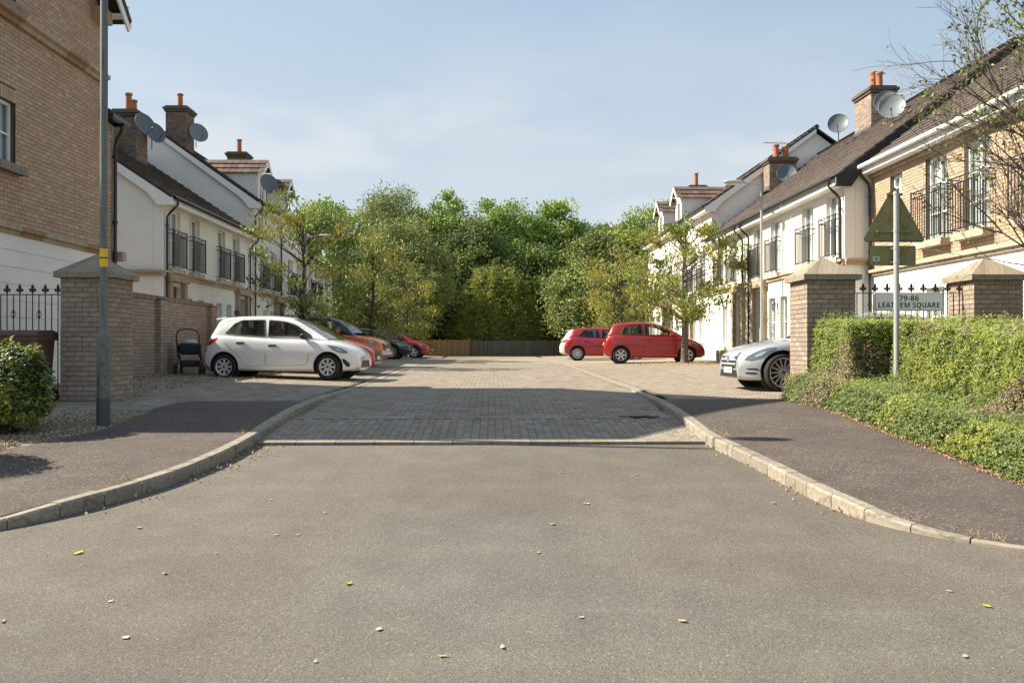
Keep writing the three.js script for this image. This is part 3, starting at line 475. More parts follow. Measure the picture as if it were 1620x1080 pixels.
terraceHouse({ label: 'cream rendered house with its own plain gable end beside the brick garden wall', side: -1, xf: -9.6, zn: 26.05, w: 4.5, gy: gL, eave: 5.18, tan: 0.66, verge: true, returnString: true, group: 'left terrace', windows: [{ q: 0.95, w: 0.95, v0: 3.02, v1: 4.78, balcony: true }, { q: 2.75, w: 0.95, v0: 3.02, v1: 4.78, balcony: true }, { q: 2.2, w: 0.62, v0: 0.75, v1: 2.2 }, { q: 3.4, w: 0.62, v0: 0.75, v1: 2.2 }], door: 0.95, doorMat: M.doorBrown, lantern: 1.72, pipes: [0.12], singleTiles: 260, seed: 11, chimneys: [] });
terraceHouse({ label: 'cream rendered low house under the first chimney, joined to a taller gabled neighbour', side: -1, xf: -9.6, zn: 30.55, w: 5.1, gy: gL, eave: 5.18, tan: 0.66, group: 'left terrace', windows: [{ q: 1.05, w: 0.95, v0: 3.02, v1: 4.78, balcony: true }, { q: 2.85, w: 0.95, v0: 3.02, v1: 4.78, balcony: true }, { q: 0.8, w: 0.62, v0: 0.75, v1: 2.2 }, { q: 2.0, w: 0.62, v0: 0.75, v1: 2.2 }], door: 3.5, pipes: [4.55], lantern: 2.7, seed: 12, chimneys: [{ q: 1.55, z: -3.4, y0: 6.6, y1: 8.85, w: 1.05, d: 0.8, pots: [[-0.3, 0.05, 0.62], [0.15, 0.05, 0.5]] }] });
terraceHouse({ label: 'tall white house on the shaded side, plain gable above the lower roof, red tiled dormer', side: -1, xf: -9.6, zn: 35.75, w: 5.0, gy: gL, eave: 6.6, tan: 0.70, verge: true, group: 'left terrace', windows: [...pairWins(2.5), { q: 1.2, w: 0.8, v0: 5.3, v1: 6.3 }], door: 4.2, pipes: [0.12, 4.5], dormers: [3.6], seed: 13, tones: tilesDark, chimneys: [{ q: 1.4, z: -3.4, y0: 8.2, y1: 10.35, w: 0.95, d: 0.85, pots: [[0.0, 0, 0.62]] }] });
terraceHouse({ label: 'tall white house on the shaded side with second red tiled dormer behind the young tree', side: -1, xf: -9.6, zn: 40.8, w: 5.0, gy: gL, eave: 6.6, tan: 0.70, group: 'left terrace', windows: pairWins(2.5), door: 4.2, pipes: [4.5], dormers: [3.1], seed: 14, chimneys: [{ q: 2.7, z: -2.75, y0: 8.0, y1: 9.85, w: 0.9, d: 0.9, pots: [[0, 0, 0.7]] }] });
terraceHouse({ label: 'end house of the shaded terrace, mostly hidden by the parking trees', side: -1, xf: -9.6, zn: 45.85, w: 7.5, gy: gL, eave: 5.18, tan: 0.66, group: 'left terrace', windows: [...pairWins(2.2), { q: 5.6, w: 0.95, v0: 3.02, v1: 4.78 }], door: 4.6, seed: 15 });

const rw = (c, e) => [{ q: c - 0.97, w: 0.95, v0: 2.98, v1: 4.74, balcony: true }, { q: c + 0.97, w: 0.95, v0: 2.98, v1: 4.74, balcony: true }, ...e];
terraceHouse({ label: 'sunlit white house joined to the brick building, first of the right terrace', side: 1, xf: 9.25, zn: 22.96, w: 4.2, gy: gR, eave: 5.2, tan: 0.75, verge: true, group: 'right terrace', windows: rw(1.78, [{ q: 2.4, w: 0.66, v0: 0.6, v1: 2.2, curtain: 0.8 }, { q: 3.5, w: 0.66, v0: 0.6, v1: 2.2, curtain: 0.8 }]), door: 1.0, pipes: [0.12], tones: tilesBrown, singleTiles: 260, seed: 21, lantern: 1.75, returnString: true, vergeMat: M.blackMatt });
terraceHouse({ label: 'sunlit white house with the brick chimney that carries the satellite dishes', side: 1, xf: 9.25, zn: 27.2, w: 4.85, gy: gR, eave: 5.2, tan: 0.75, group: 'right terrace', windows: rw(2.42, [{ q: 0.6, w: 0.66, v0: 0.6, v1: 2.2, curtain: 0.8 }, { q: 1.75, w: 0.66, v0: 0.6, v1: 2.2, curtain: 0.8 }]), door: 3.0, pipes: [4.2], tones: tilesBrown, singleTiles: 240, seed: 22, stained: true, lantern: 1.18, chimneys: [{ q: 3.4, z: -4.15, y0: 7.6, y1: 9.3, w: 1.35, d: 0.85, pots: [[0.35, 0, 0.55], [-0.1, 0, 0.7]], tone: 'pier' }] });
terraceHouse({ label: 'sunlit low white house behind the street lamp, joined to a taller gabled neighbour', side: 1, xf: 9.25, zn: 32.1, w: 4.85, gy: gR, eave: 5.2, tan: 0.75, group: 'right terrace', windows: rw(2.42, [{ q: 1.6, w: 0.66, v0: 0.6, v1: 2.2 }, { q: 2.8, w: 0.66, v0: 0.6, v1: 2.2 }]), door: 0.66, pipes: [0.06], tones: tilesBrown, seed: 23,  lantern: 1.32,chimneys: [{ q: 4.35, z: -2.7, y0: 6.6, y1: 8.15, w: 0.85, d: 1.1, pots: [[0.2, -0.2, 0.5], [0.2, 0.2, 0.55], [-0.2, 0.1, 0.5]], tone: 'pier' }] });
terraceHouse({ label: 'tall sunlit white house with a plain gable above the lower roof', side: 1, xf: 9.25, zn: 37.0, w: 5.0, gy: gR, eave: 6.65, tan: 0.70, verge: true, group: 'right terrace', windows: pairWins(2.5), door: 4.2, pipes: [4.6], tones: tilesBrown, seed: 24 });
terraceHouse({ label: 'tall sunlit white house with the nearer dormer, behind the sparse young tree', side: 1, xf: 9.25, zn: 42.05, w: 5.0, gy: gR, eave: 6.65, tan: 0.70, group: 'right terrace', windows: pairWins(2.5), door: 4.3, dormers: [4.1], tones: tilesBrown, seed: 25 });
terraceHouse({ label: 'last tall sunlit white house of the right terrace, its dormer against the wood', side: 1, xf: 9.25, zn: 47.1, w: 5.0, gy: gR, eave: 6.65, tan: 0.70, group: 'right terrace', windows: pairWins(2.5), door: 4.3, dormers: [3.9], tones: tilesBrown, seed: 26, chimneys: [{ q: 2.4, z: -2.25, y0: 8.0, y1: 9.35, w: 0.9, d: 0.9, pots: [[0, 0, 0.75]], tone: 'pier' }] });

// ---------------------------------------------------------------- brick apartment building on the left (gable to the street)
{
  const Z0 = 12.05, g = 0.80, W = 6.4, apexU = 3.2, eave = 7.75, apex = 10.4;
  const t = thing('apartment_building', 'tall shaded brown brick building on a grooved cream ground floor with stone bands', 'building', null, [-8.1, g, -Z0], Math.PI / 2);
  const sl = (apex - eave) / apexU, top = (u) => u < apexU ? eave + sl * u : apex - sl * (u - apexU);
  const uj = 15.22 - Z0, wins = [[uj - 1.15, 3.83, uj, 4.9], [uj - 1.15, 6.52, uj, 7.75]];
  const H = wins.map((h) => rect(...h));
  const wall = mesh('wall', (() => { const a = extrude([[0, -0.3], [W, -0.3], [W, top(W)], [apexU, apex], [0, eave]], 0.3, H); a.translate(0, 0, -0.308); const b = box(0.3, 8, 9.5, W - 0.152, 3.7, -5.06), c = box(0.3, 8, 9.5, 0.152, 3.7, -5.06), d = box(W, 8, 0.3, W / 2, 3.7, -9.9), e = box(W - 0.62, 0.2, 9, W / 2, 2.6, -5); return merge([a, b, c, d, e]); })(), M.mortar, t);
  const prio = (u, v) => Math.abs(u - 3.9) + Math.abs(v - 4.6) * 0.8 + (u < 3.05 ? 5 : 0);
  brickwork(wall, { u0: 0, u1: W, v0: 2.83, v1: apex - 0.2, holes: [...wins, [uj - 1.15, 4.9, uj, 5.12]], clip: (v) => { if (v < eave) return [0, W]; const k = (v - eave) / sl; return [Math.max(0, k), Math.min(W, 2 * apexU - k)]; }, tone: 'left', single: 300, prio, seed: 31 });
  // return wall bricks seen edge-on at the far corner
  const rwall = part('return_wall', t); rwall.position.set(W, 0, 0); rwall.rotation.y = Math.PI / 2;
  brickwork(rwall, { u0: 0, u1: 2.2, v0: 2.83, v1: 7.7, tone: 'left', seed: 32, z: 0.008 });
  mesh('render_backing', box(W, 2.66, 0.02, W / 2, 1.33, -0.007), M.render, t);
  for (let i = 0; i < 10; i++) mesh('render_band', box(W + 0.02, 0.268, 0.03, W / 2, 0.0 + i * 0.282, 0.008), M.render, t);
  const band = (y, h, pr, n, dirt) => { for (let i = 0; i < n; i++) { const a = W * i / n + 0.003, b = W * (i + 1) / n - 0.003 + (i === n - 1 ? 0.14 : 0); const gm = extrude([[-0.02, 0], [pr * 0.45, 0], [pr * 0.5, h * 0.35], [pr, h * 0.5], [pr, h * 0.85], [pr * 0.6, h], [-0.02, h]], b - a); gm.rotateY(Math.PI / 2); gm.rotateY(-Math.PI); const p = gm.attributes.position; for (let k = 0; k < p.count; k++) { const X = p.getX(k), Z = p.getZ(k); } gm.computeBoundingBox(); const bb = gm.boundingBox; gm.translate(a - bb.min.x, y, 0); gm.scale(1, 1, 1); gm.computeBoundingBox(); if (gm.boundingBox.max.z < 0.03) gm.scale(1, 1, -1); mesh('moulding_stone', gm, (i + dirt) % 3 === 1 ? M.stoneDirty : M.stone, t); } };
  band(2.66, 0.17, 0.11, 8, 0); band(6.22, 0.21, 0.16, 8, 1);
  wins.forEach(([a, b, c, d], i) => {
    windowPart(t, (a + c) / 2, b, d, c - a, { back: 0.09, bars: 1, curtain: 0.2 });
    mesh('sill', box(c - a + 0.24, 0.14, 0.24, (a + c) / 2, b - 0.072, 0.03), M.slab, t);
  });
  for (let k = 0; k < 15; k++) { const m = mesh('soldier_brick', box(0.066, 0.21, 0.05), brickMats.left[(k * 3) % 5], t); m.position.set(wins[0][0] + 0.04 + k * 0.0765, 5.01, -0.022); }
  // roof and verge
  const oh = 0.34, L = apexU + oh, ang = Math.atan(sl), len = L / Math.cos(ang);
  const slab = (s) => { const q = box(len, 0.14, 11.2, 0, 0, 0); q.rotateZ(-s * ang); q.translate(apexU + s * L / 2, apex + 0.12 - sl * L / 2, -5.1); return q; };
  const roof = mesh('roof', merge([slab(-1), slab(1)]), std([0.07, 0.055, 0.046], 0.9, { map: tileMap }), t);
  for (const s of [-1, 1]) { const b = box(len, 0.22, 0.04, 0, 0, 0); b.rotateZ(-s * ang); b.translate(apexU + s * L / 2, apex - 0.02 - sl * L / 2, 0.47); mesh('bargeboard', b, M.whitePaint, t); }
  mesh('soffit', merge([box(0.38, 0.05, 0.6, W + 0.17, eave - 0.12, 0.15), box(0.04, 0.3, 0.6, W + 0.34, eave + 0.03, 0.15)]), M.whitePaint, t);
  mesh('kneeler', merge([box(0.42, 0.26, 0.4, W - 0.2, eave - 0.22, 0.05)]), brickMats.left[3], t);
  mesh('gutter', box(0.1, 0.1, 10, W + 0.42, eave + 0.02, -4.6), M.gutter, t);
}
{ // lower brick wing behind it with gutter and downpipe
  const t = thing('brick_wing', 'narrow lower brick wing behind the tall brick building with a black downpipe', 'building', null, [-8.1, 0.82, -18.46], Math.PI / 2);
  const wall = mesh('wall', box(0.66, 5.8, 5, 0.33, 2.6, -2.52), M.mortar, t);
  brickwork(wall, { u0: 0.002, u1: 0.66, v0: 0, v1: 5.5, tone: 'left', seed: 33 });
  pipe(t, [[0.60, 5.5, 0.22], [0.60, 5.35, 0.2], [0.60, 5.1, 0.06], [0.60, 0, 0.06]], 0.04);
  const r = box(0.8, 0.1, 5.2, 0.38, 5.62, -2.4); mesh('roof', r, M.blackMatt, t);
  mesh('gutter', merge([box(0.84, 0.09, 0.1, 0.38, 5.53, 0.24), box(0.09, 0.09, 5.0, 0.83, 5.53, -2.3)]), M.gutter, t);
  mesh('kneeler', box(0.2, 0.2, 0.3, 0.74, 1.92 + 0.76, 0.05), M.stone, t);
}
// ---------------------------------------------------------------- sunlit brick building on the right
{
  const Z1 = 22.96, Zs = 11.5, W = Z1 - Zs, g = 0.9, eave = 5.42, tan = 0.75, depth = 8.8, s0 = 2.5;
  const t = thing('brick_building', 'sunlit buff brick building with iron balconies over a cream ground floor', 'building', null, [9.95, g, -Z1], -Math.PI / 2);
  const U = (Z) => Z1 - Z, wins = [[U(21.85), 3.75, U(21.2), 4.9, 0], [U(20.05), 3.05, U(19.1), 4.95, 1], [U(18.4), 3.05, U(17.45), 4.95, 1], [U(16.2), 3.05, U(15.2), 4.95, 1]];
  const low = [[U(21.9), 0.7, U(21.3), 2.0], [U(20.0), 0.7, U(19.2), 2.0], [U(18.3), 0.7, U(17.5), 2.0]];
  const H = [...wins.map((h) => rect(h[0], h[1], h[2], h[3]))];
  const up = extrude(rect(0, s0 + 0.001, W, eave), 0.3, H); up.translate(0, 0, -0.308);
  const ridge = eave + tan * depth / 2, gab = (u) => { const q = extrude([[0.3, -0.3], [0.3, eave - 0.05], [depth / 2, ridge - 0.12], [depth - 0.3, eave - 0.05], [depth - 0.3, -0.3]], 0.25); q.rotateY(Math.PI / 2); q.translate(u, 0, 0); return q; };
  const wall = mesh('wall', merge([up, gab(0), gab(W - 0.25), box(W, eave, 0.25, W / 2, eave / 2, -depth + 0.15), box(W - 0.6, 0.15, depth - 0.7, W / 2, 2.4, -depth / 2)]), M.mortarPale, t);
  brickwork(wall, { u0: 0, u1: W - 1.5, v0: s0 + 0.15, v1: eave - 0.34, holes: wins.map((h) => h.slice(0, 4)), tone: 'right', single: 300, prio: (u, v) => Math.abs(u - 5.2) + Math.abs(v - 4) * 0.4, seed: 41 });
  const lowWall = extrude(rect(0, -0.3, W, s0), 0.3, low.map((h) => rect(...h))); lowWall.translate(0, 0, -0.29); mesh('ground_floor_wall', lowWall, M.render, t);
  low.forEach(([a, b, c, d]) => windowPart(t, (a + c) / 2, b, d, c - a, { curtain: 0.5 }));
  wins.forEach(([a, b, c, d, bal]) => {
    windowPart(t, (a + c) / 2, b, d, c - a, { back: 0.10, bars: bal ? 2 : 3, curtain: 0.92, seed: a });
    mesh('sill', box(c - a + 0.3, 0.15, 0.28, (a + c) / 2, b - 0.077, 0.08), M.stonePale, t);
    if (bal) balconyPart(t, (a + c) / 2, b + 0.02, b + 1.15, c - a + 0.42, 13, 0.24);
  });
  for (let i = 0; i < 13; i++) { const a = W * i / 13 + 0.003, b = W * (i + 1) / 13 - 0.003; mesh('moulding_stone', merge([box(b - a, 0.07, 0.08, (a + b) / 2, s0 + 0.037, 0.034), box(b - a, 0.075, 0.15, (a + b) / 2, s0 + 0.112, 0.07)]), i % 4 ? M.stonePale : M.stone, t); }
  // corbelled and dentilled cornice of bricks
  const dent = []; for (let k = 0; k * 0.16 < W - 1.4; k++) dent.push({ x: 0.08 + k * 0.16, y: eave - 0.26, z: 0.03, w: 0.085, h: 0.075, d: 0.1, c: brickTones.right[k % 5] });
  for (let r = 0; r < 4; r++) for (let u = 0.1; u < W - 1.4; u += 0.225) if (r !== 1) dent.push({ x: u, y: eave - 0.335 + r * 0.075, z: 0.02 + r * 0.028, w: 0.215, h: 0.065, d: 0.09 + r * 0.03, c: brickTones.right[Math.floor(hash2(r, Math.round(u * 10), 2) * 5)].map((q) => q * 0.95) });
  const co = mesh('brick_cornice', boxes(dent), brickMixed, t); co.userData.kind = 'stuff';
  const oh = 0.32, len = Math.hypot(depth / 2 + oh, tan * (depth / 2 + oh)), y0 = eave - tan * oh + 0.13;
  const slab = (s) => { const q = box(W - 0.006, 0.06, len, W / 2, 0, 0); q.rotateX(s * Math.atan(tan)); q.translate(0, (y0 + ridge + 0.13) / 2, -depth / 2 + s * (depth / 2 + oh) / 2); return q; };
  const roof = mesh('roof', merge([slab(1), slab(-1)]), M.blackMatt, t);
  tileSlope(roof, { u0: 0, u1: W, y0, z0: oh, tan, len, tones: tilesBrown, single: 300, seed: 43, prio: (u, s) => Math.abs(u - 4.5) + s * 0.6 });
  mesh('fascia', merge([box(W, 0.13, 0.03, W / 2, y0 - 0.05, oh - 0.02), box(W, 0.025, oh - 0.1, W / 2, y0 - 0.14, oh / 2 + 0.03)]), M.white, t);
  const gut = new THREE.CylinderGeometry(0.06, 0.06, W, 10, 1, true, 0, Math.PI); gut.rotateZ(Math.PI / 2); gut.rotateX(Math.PI / 2); gut.translate(W / 2, y0 + 0.02, oh + 0.06); mesh('gutter', gut, M.whitePaint, t);
  pipe(t, [[0.14, y0, oh + 0.06], [0.14, y0 - 0.12, oh + 0.06], [0.14, y0 - 0.45, 0.10], [0.14, 0, 0.10]], 0.04);
}

// ---------------------------------------------------------------- brick piers with stone caps
function pier(label, x, Z, gy, w = 0.77, top = 2.63) {
  const t = thing('brick_pier', label, 'pier', 'entrance piers', [x, gy, -Z]); // x: left edge of the front, Z: front face
  const h = top - gy, d = 0.8, hc = 25 * 0.075, bot = h - hc;
  const core = mesh('shaft', box(w - 0.016, h + 0.15, d - 0.016, w / 2, h / 2 - 0.075, -d / 2), M.mortar, t);
  const face = (px, pz, ry, len, seed) => { const f = part('face', t); f.position.set(px, 0, pz); f.rotation.y = ry; brickwork(f, { u0: 0, u1: len, v0: bot % 0.075 - 0.075, v1: h, tone: 'pier', single: 130, seed, prio: (u, v) => -v }); return f; };
  face(0, 0, 0, w, 51); face(w, 0, Math.PI / 2, d, 52); face(0, -d, -Math.PI / 2, d, 53); face(w, -d, Math.PI, w, 54);
  const o = 0.075, y1 = h + 0.085, y2 = h + 0.40, P = [];
  const q = [[-o, -d - o], [w + o, -d - o], [w + o, o], [-o, o]], ap = [w / 2, y2, -d / 2];
  const G = new THREE.BufferGeometry(), V = [], tri = (a, b, c) => V.push(...a, ...b, ...c);
  for (let i = 0; i < 4; i++) { const [ax, az] = q[i], [bx, bz] = q[(i + 1) % 4]; tri([ax, h, az], [bx, y1, bz], [bx, h, bz]); tri([ax, h, az], [ax, y1, az], [bx, y1, bz]); tri([ax, y1, az], ap, [bx, y1, bz]); }
  tri([q[0][0], h, q[0][1]], [q[1][0], h, q[1][1]], [q[2][0], h, q[2][1]]); tri([q[0][0], h, q[0][1]], [q[2][0], h, q[2][1]], [q[3][0], h, q[3][1]]);
  G.setAttribute('position', new THREE.Float32BufferAttribute(V, 3)); const uv = []; for (let i = 0; i < V.length; i += 3) uv.push(V[i] + V[i + 2] * 0.5, V[i + 1] + V[i + 2] * 0.7); G.setAttribute('uv', new THREE.Float32BufferAttribute(uv, 2)); G.computeVertexNormals();
  mesh('cap_stone', G, M.cap, t); return t;
}
pier('shaded brick entrance pier behind the lamp post, next to the brown bin', -6.56, 13.6, FY(13.6) - 0.02);
pier('brick entrance pier with sunlit left face beside the silver car', 4.96, 13.8, FY(13.8) - 0.02);
pier('brick entrance pier beyond the name plate, behind the hedge and bare tree', 7.62, 13.8, FY(13.8) - 0.02, 0.79, 2.63);

{ // garden wall
  const t = thing('garden_wall', 'shoulder high brown brick garden wall with two piers behind the pram', 'wall', null, [-7.7, 0.85, -18.3], Math.PI / 2);
  const L = 6.3, h = 1.78;
  const wall = mesh('wall', box(L, h + 0.2, 0.2, L / 2, h / 2 - 0.1, -0.108), M.mortar, t);
  brickwork(wall, { u0: 0, u1: L, v0: -0.1, v1: h, tone: 'pier', single: 300, prio: (u, v) => u * 0.4 + Math.abs(v - 1), seed: 61 });
  for (let i = 0; i * 0.075 < L; i++) { const m = mesh('coping_brick', box(0.066, 0.11, 0.24), brickMats.chimney[(i * 7) % 5], t); m.position.set(0.035 + i * 0.075, h + 0.055, -0.1); }
  for (const u of [2.35, 6.05]) { const p = mesh('wall_pier', box(0.42, h + 0.25, 0.12, u, h / 2 - 0.08, 0.052), M.mortar, t); const f = boxes(Array.from({ length: 25 }, (_, r) => [0, 1].map((k) => ({ x: u - 0.11 + k * 0.22, y: -0.06 + r * 0.075, z: 0.11, w: 0.205, h: 0.065, d: 0.02, c: brickTones.pier[(r * 3 + k) % 5] }))).flat()); mesh('brickwork', f, brickMixed, p).userData.kind = 'stuff'; const f2 = boxes(Array.from({ length: 25 }, (_, r) => ({ x: u - 0.205, y: -0.06 + r * 0.075, z: 0.055, w: 0.02, h: 0.065, d: 0.105, c: brickTones.pier[r % 5] }))); mesh('brickwork', f2, brickMixed, p).userData.kind = 'stuff'; }
}
// ---------------------------------------------------------------- cars. Local frame: x forward (0 rear to L front), y up, z to the car's right side... mirrored bodies
const tessel = (max) => new TessellateModifier(max, 7);
const csg = new Evaluator(); csg.attributes = ['position', 'normal']; csg.useGroups = false;
const CM = {
  tyre: std([0.016, 0.016, 0.017], 0.85), rim: std([0.62, 0.61, 0.59], 0.35, { metalness: 0.25 }), rimDark: std([0.10, 0.10, 0.105], 0.4, { metalness: 0.6 }), disc: std([0.022, 0.022, 0.022], 0.7),
  glass: phys([0.85, 0.90, 0.89], 0.01, { transmission: 1, thickness: 0, ior: 1.5 }), glassDark: phys([0.30, 0.34, 0.36], 0.01, { transmission: 1, thickness: 0, ior: 1.5 }),
  inside: std([0.05, 0.05, 0.052], 0.85), seat: std([0.10, 0.098, 0.095], 0.9), trim: std([0.02, 0.02, 0.021], 0.5), seam: std([0.015, 0.015, 0.016], 0.8),
  chrome: std([0.72, 0.72, 0.73], 0.12, { metalness: 1 }), lamp: phys([0.13, 0.155, 0.175], 0.08, { clearcoat: 1 }), lampDark: phys([0.42, 0.46, 0.5], 0.08, { clearcoat: 1, metalness: 0.4 }), tail: phys([0.45, 0.012, 0.012], 0.12, { clearcoat: 1 }),
  plateW: std([0.6, 0.6, 0.56], 0.5), plateY: std([0.75, 0.52, 0.06], 0.5), amber: phys([0.7, 0.22, 0.02], 0.15, { clearcoat: 1 }),
};
function carPaint(rgb, metal = 0) { return phys(rgb, 0.38, { clearcoat: 1, clearcoatRoughness: 0.04, metalness: metal }); }
function wheelGeo(R, rimR, wd, spokes, sw, style) {
  const tyre = lathe([[rimR - 0.012, -wd / 2 + 0.012], [rimR + 0.012, -wd / 2], [R - 0.03, -wd / 2], [R - 0.006, -wd / 2 + 0.022], [R, -wd / 4], [R, wd / 4], [R - 0.006, wd / 2 - 0.022], [R - 0.03, wd / 2], [rimR + 0.012, wd / 2], [rimR - 0.012, wd / 2 - 0.012]], 40); tyre.rotateX(Math.PI / 2);
  const barrel = lathe([[rimR + 0.004, wd / 2 - 0.006], [rimR - 0.02, wd / 2 - 0.01], [rimR - 0.028, wd / 2 - 0.05], [rimR - 0.03, -wd / 2 + 0.02]], 36); barrel.rotateX(Math.PI / 2);
  const L = [barrel], hub = cyl(0.058, 0.052, 0.05, 0, 0, wd / 2 - 0.045, 18, Math.PI / 2); L.push(hub);
  for (let i = 0; i < spokes; i++) { const a = i / spokes * Math.PI * 2, g = extrude([[0.03, -sw * 0.55], [rimR - 0.015, -sw * (style === 'thin' ? 0.35 : 0.62)], [rimR - 0.015, sw * (style === 'thin' ? 0.35 : 0.62)], [0.03, sw * 0.55]], 0.022, [], 0.004); g.rotateZ(a); g.translate(0, 0, wd / 2 - 0.055); L.push(g); }
  const back = cyl(rimR - 0.03, rimR - 0.03, 0.02, 0, 0, wd / 2 - 0.10, 24, Math.PI / 2);
  return { tyre, rim: merge(L), back, cap: cyl(0.03, 0.03, 0.012, 0, 0, wd / 2 - 0.018, 16, Math.PI / 2) };
}
function buildCar(S, name, label, group, pos, rotY) {
  const t = thing(name, label, 'car', group, pos, rotY), { L, W, axR, axF } = S, R = S.wheelR, mid = L / 2;
  const deckF = curve1(S.deck), roofF = curve1(S.roof), botF = curve1(S.bottom || [[0, 0.34], [0.12, 0.24], [0.5, 0.2], [L - 0.6, 0.19], [L - 0.15, 0.2], [L, 0.27]]);
  const planF = (x) => { const a = S.noseLen || 0.75, b = S.tailLen || 0.55; let k = 1; if (x > L - a) k -= (S.noseIn || 0.30) * Math.pow((x - (L - a)) / a, 2.4); if (x < b) k -= (S.tailIn || 0.17) * Math.pow((b - x) / b, 2.4); return W / 2 * k; };
  const NS = 30;
  const section = (x) => {
    const y0 = botF(x), y1 = deckF(x), w = planF(x), h = y1 - y0, cr = S.crown ?? 0.03;
    const P = [[0, y0], [w * 0.82, y0], [w * 0.945, y0 + 0.045 * h + 0.01], [w * 0.972, y0 + 0.2 * h], [w * 0.992, y0 + 0.42 * h], [w, y0 + 0.60 * h], [w * 0.985, y0 + 0.78 * h], [w * 0.962, y0 + 0.9 * h], [w * 0.915, y1 - 0.012], [w * 0.84, y1 + cr * 0.1], [w * 0.45, y1 + cr * 0.75], [0, y1 + cr]];
    const c = new THREE.CatmullRomCurve3(P.map(([z, y]) => new THREE.Vector3(0, y, z)), false, 'centripetal'); const out = []; for (let i = 0; i <= NS; i++) { const v = c.getPoint(i / NS); out.push([Math.max(0, v.z), v.y]); } out[0][0] = 0; out[NS][0] = 0; return out;
  };
  const cache = new Map(), sec = (x) => { const k = Math.round(x * 200); if (!cache.has(k)) cache.set(k, section(k / 200)); return cache.get(k); };
  const sideZ = (x, y) => { const s = sec(clamp(x, 0, L)); for (let i = 3; i < NS; i++) if (s[i + 1][1] >= y && s[i][1] <= y) { const k = (y - s[i][1]) / Math.max(1e-5, s[i + 1][1] - s[i][1]); return lerp(s[i][0], s[i + 1][0], k); } return y < s[4][1] ? s[4][0] : s[NS - 4][0] * 0.98; };
  // lower body
  const xs = [...[0, 0.012, 0.035, 0.07, 0.12, 0.18, 0.26, 0.36, 0.5], ...range(0.62, L - 0.72, 26), ...[0.6, 0.5, 0.42, 0.34, 0.27, 0.2, 0.14, 0.09, 0.05, 0.022, 0.007, 0].map((d) => L - d)];
  const ring = 2 * NS, V = [], I = [];
  for (const x of xs) { const s = section(x); for (let i = 0; i <= NS; i++) V.push(x, s[i][1], s[i][0]); for (let i = NS - 1; i > 0; i--) V.push(x, s[i][1], -s[i][0]); }
  for (let j = 0; j < xs.length - 1; j++) for (let i = 0; i < ring; i++) { const a = j * ring + i, b = j * ring + (i + 1) % ring; I.push(a, a + ring, b, b, a + ring, b + ring); }
  for (const j of [0, xs.length - 1]) { const s = section(xs[j]), c = V.length / 3; V.push(xs[j], (s[0][1] + s[NS][1]) / 2, 0); for (let i = 0; i < ring; i++) { const a = j * ring + i, b = j * ring + (i + 1) % ring; if (j) I.push(a, c, b); else I.push(a, b, c); } }
  const bg = new THREE.BufferGeometry(); bg.setAttribute('position', new THREE.Float32BufferAttribute(V, 3)); bg.setIndex(I); bg.computeVertexNormals();
  { // outward?
    const p = bg.attributes.position, n = bg.attributes.normal; let q = 0; for (let i = 0; i < p.count; i++) q += p.getZ(i) * n.getZ(i); if (q < 0) { const id = bg.index.array; for (let i = 0; i < id.length; i += 3) { const m = id[i]; id[i] = id[i + 1]; id[i + 1] = m; } bg.computeVertexNormals(); }
  }
  let body = new Brush(bg); body.updateMatrixWorld();
  const arch = R + 0.055;
  for (const ax of [axR, axF]) for (const s of [-1, 1]) { const c = new THREE.CylinderGeometry(arch, arch, 0.62, 40); c.rotateX(Math.PI / 2); c.translate(ax, R + 0.01, s * (W / 2 + 0.06)); const b = new Brush(c); b.updateMatrixWorld(); body = csg.evaluate(body, b, SUBTRACTION); body.updateMatrixWorld(); }
  mesh('body', body.geometry, S.paint, t);
  for (const ax of [axR, axF]) for (const s of [-1, 1]) { const liners = []; const c = new THREE.CylinderGeometry(arch - 0.006, arch - 0.006, 0.33, 30, 1, true, -Math.PI * 0.62, Math.PI * 1.24); c.rotateX(-Math.PI / 2); c.rotateZ(0); c.translate(ax, R + 0.01, s * (W / 2 - 0.235)); liners.push(c); const d = new THREE.CircleGeometry(arch, 28); d.translate(ax, R + 0.01, s * (W / 2 - 0.24)); liners.push(d); mesh('wheel_arch_liner', merge(liners), CM.inside, t); }
  if (S.archTrim) for (const ax of [axR, axF]) for (const s of [-1, 1]) mesh('arch_trim', (() => { const q = []; for (let k = 0; k <= 20; k++) { const a = Math.PI * (-0.08 + 1.16 * k / 20), x = ax + Math.cos(a) * (arch + 0.02), y = R + 0.01 + Math.sin(a) * (arch + 0.02); q.push([x, y, s * (sideZ(x, Math.max(y, 0.3)) + 0.0)]); } return tube(q, 0.035, 30, 6); })(), CM.trim, t);
  // cabin surface
  const x0 = S.roof[0][0], x1 = S.roof[S.roof.length - 1][0];
  const cab = (x, tt) => {
    const yb = deckF(x) - 0.012, yr = Math.max(roofF(x), yb + 0.004), h = yr - yb, wb = planF(x) * 0.90, wr = Math.max(wb - h * (S.tumble || 0.32), wb * 0.4), r = Math.min(0.085, h * 0.35), yc = yr - r, zc = wr + 0.012, yd = yr - 0.006, zd = wr - Math.min(0.075, wr * 0.15);
    if (tt <= 0.5) { const k = tt / 0.5; return [x, lerp(yb, yc, k), lerp(wb, zc, k) + 0.018 * Math.sin(Math.PI * k) * Math.min(1, h / 0.3)]; }
    if (tt <= 0.65) { const k = (tt - 0.5) / 0.15, mz = wr - 0.005, my = yr - 0.016; return [x, (1 - k) ** 2 * yc + 2 * k * (1 - k) * my + k * k * yd, (1 - k) ** 2 * zc + 2 * k * (1 - k) * mz + k * k * zd]; }
    const k = (tt - 0.65) / 0.35; return [x, yd + 0.03 * (1 - (1 - k) ** 2) * Math.min(1, h / 0.2), zd * (1 - k)];
  };
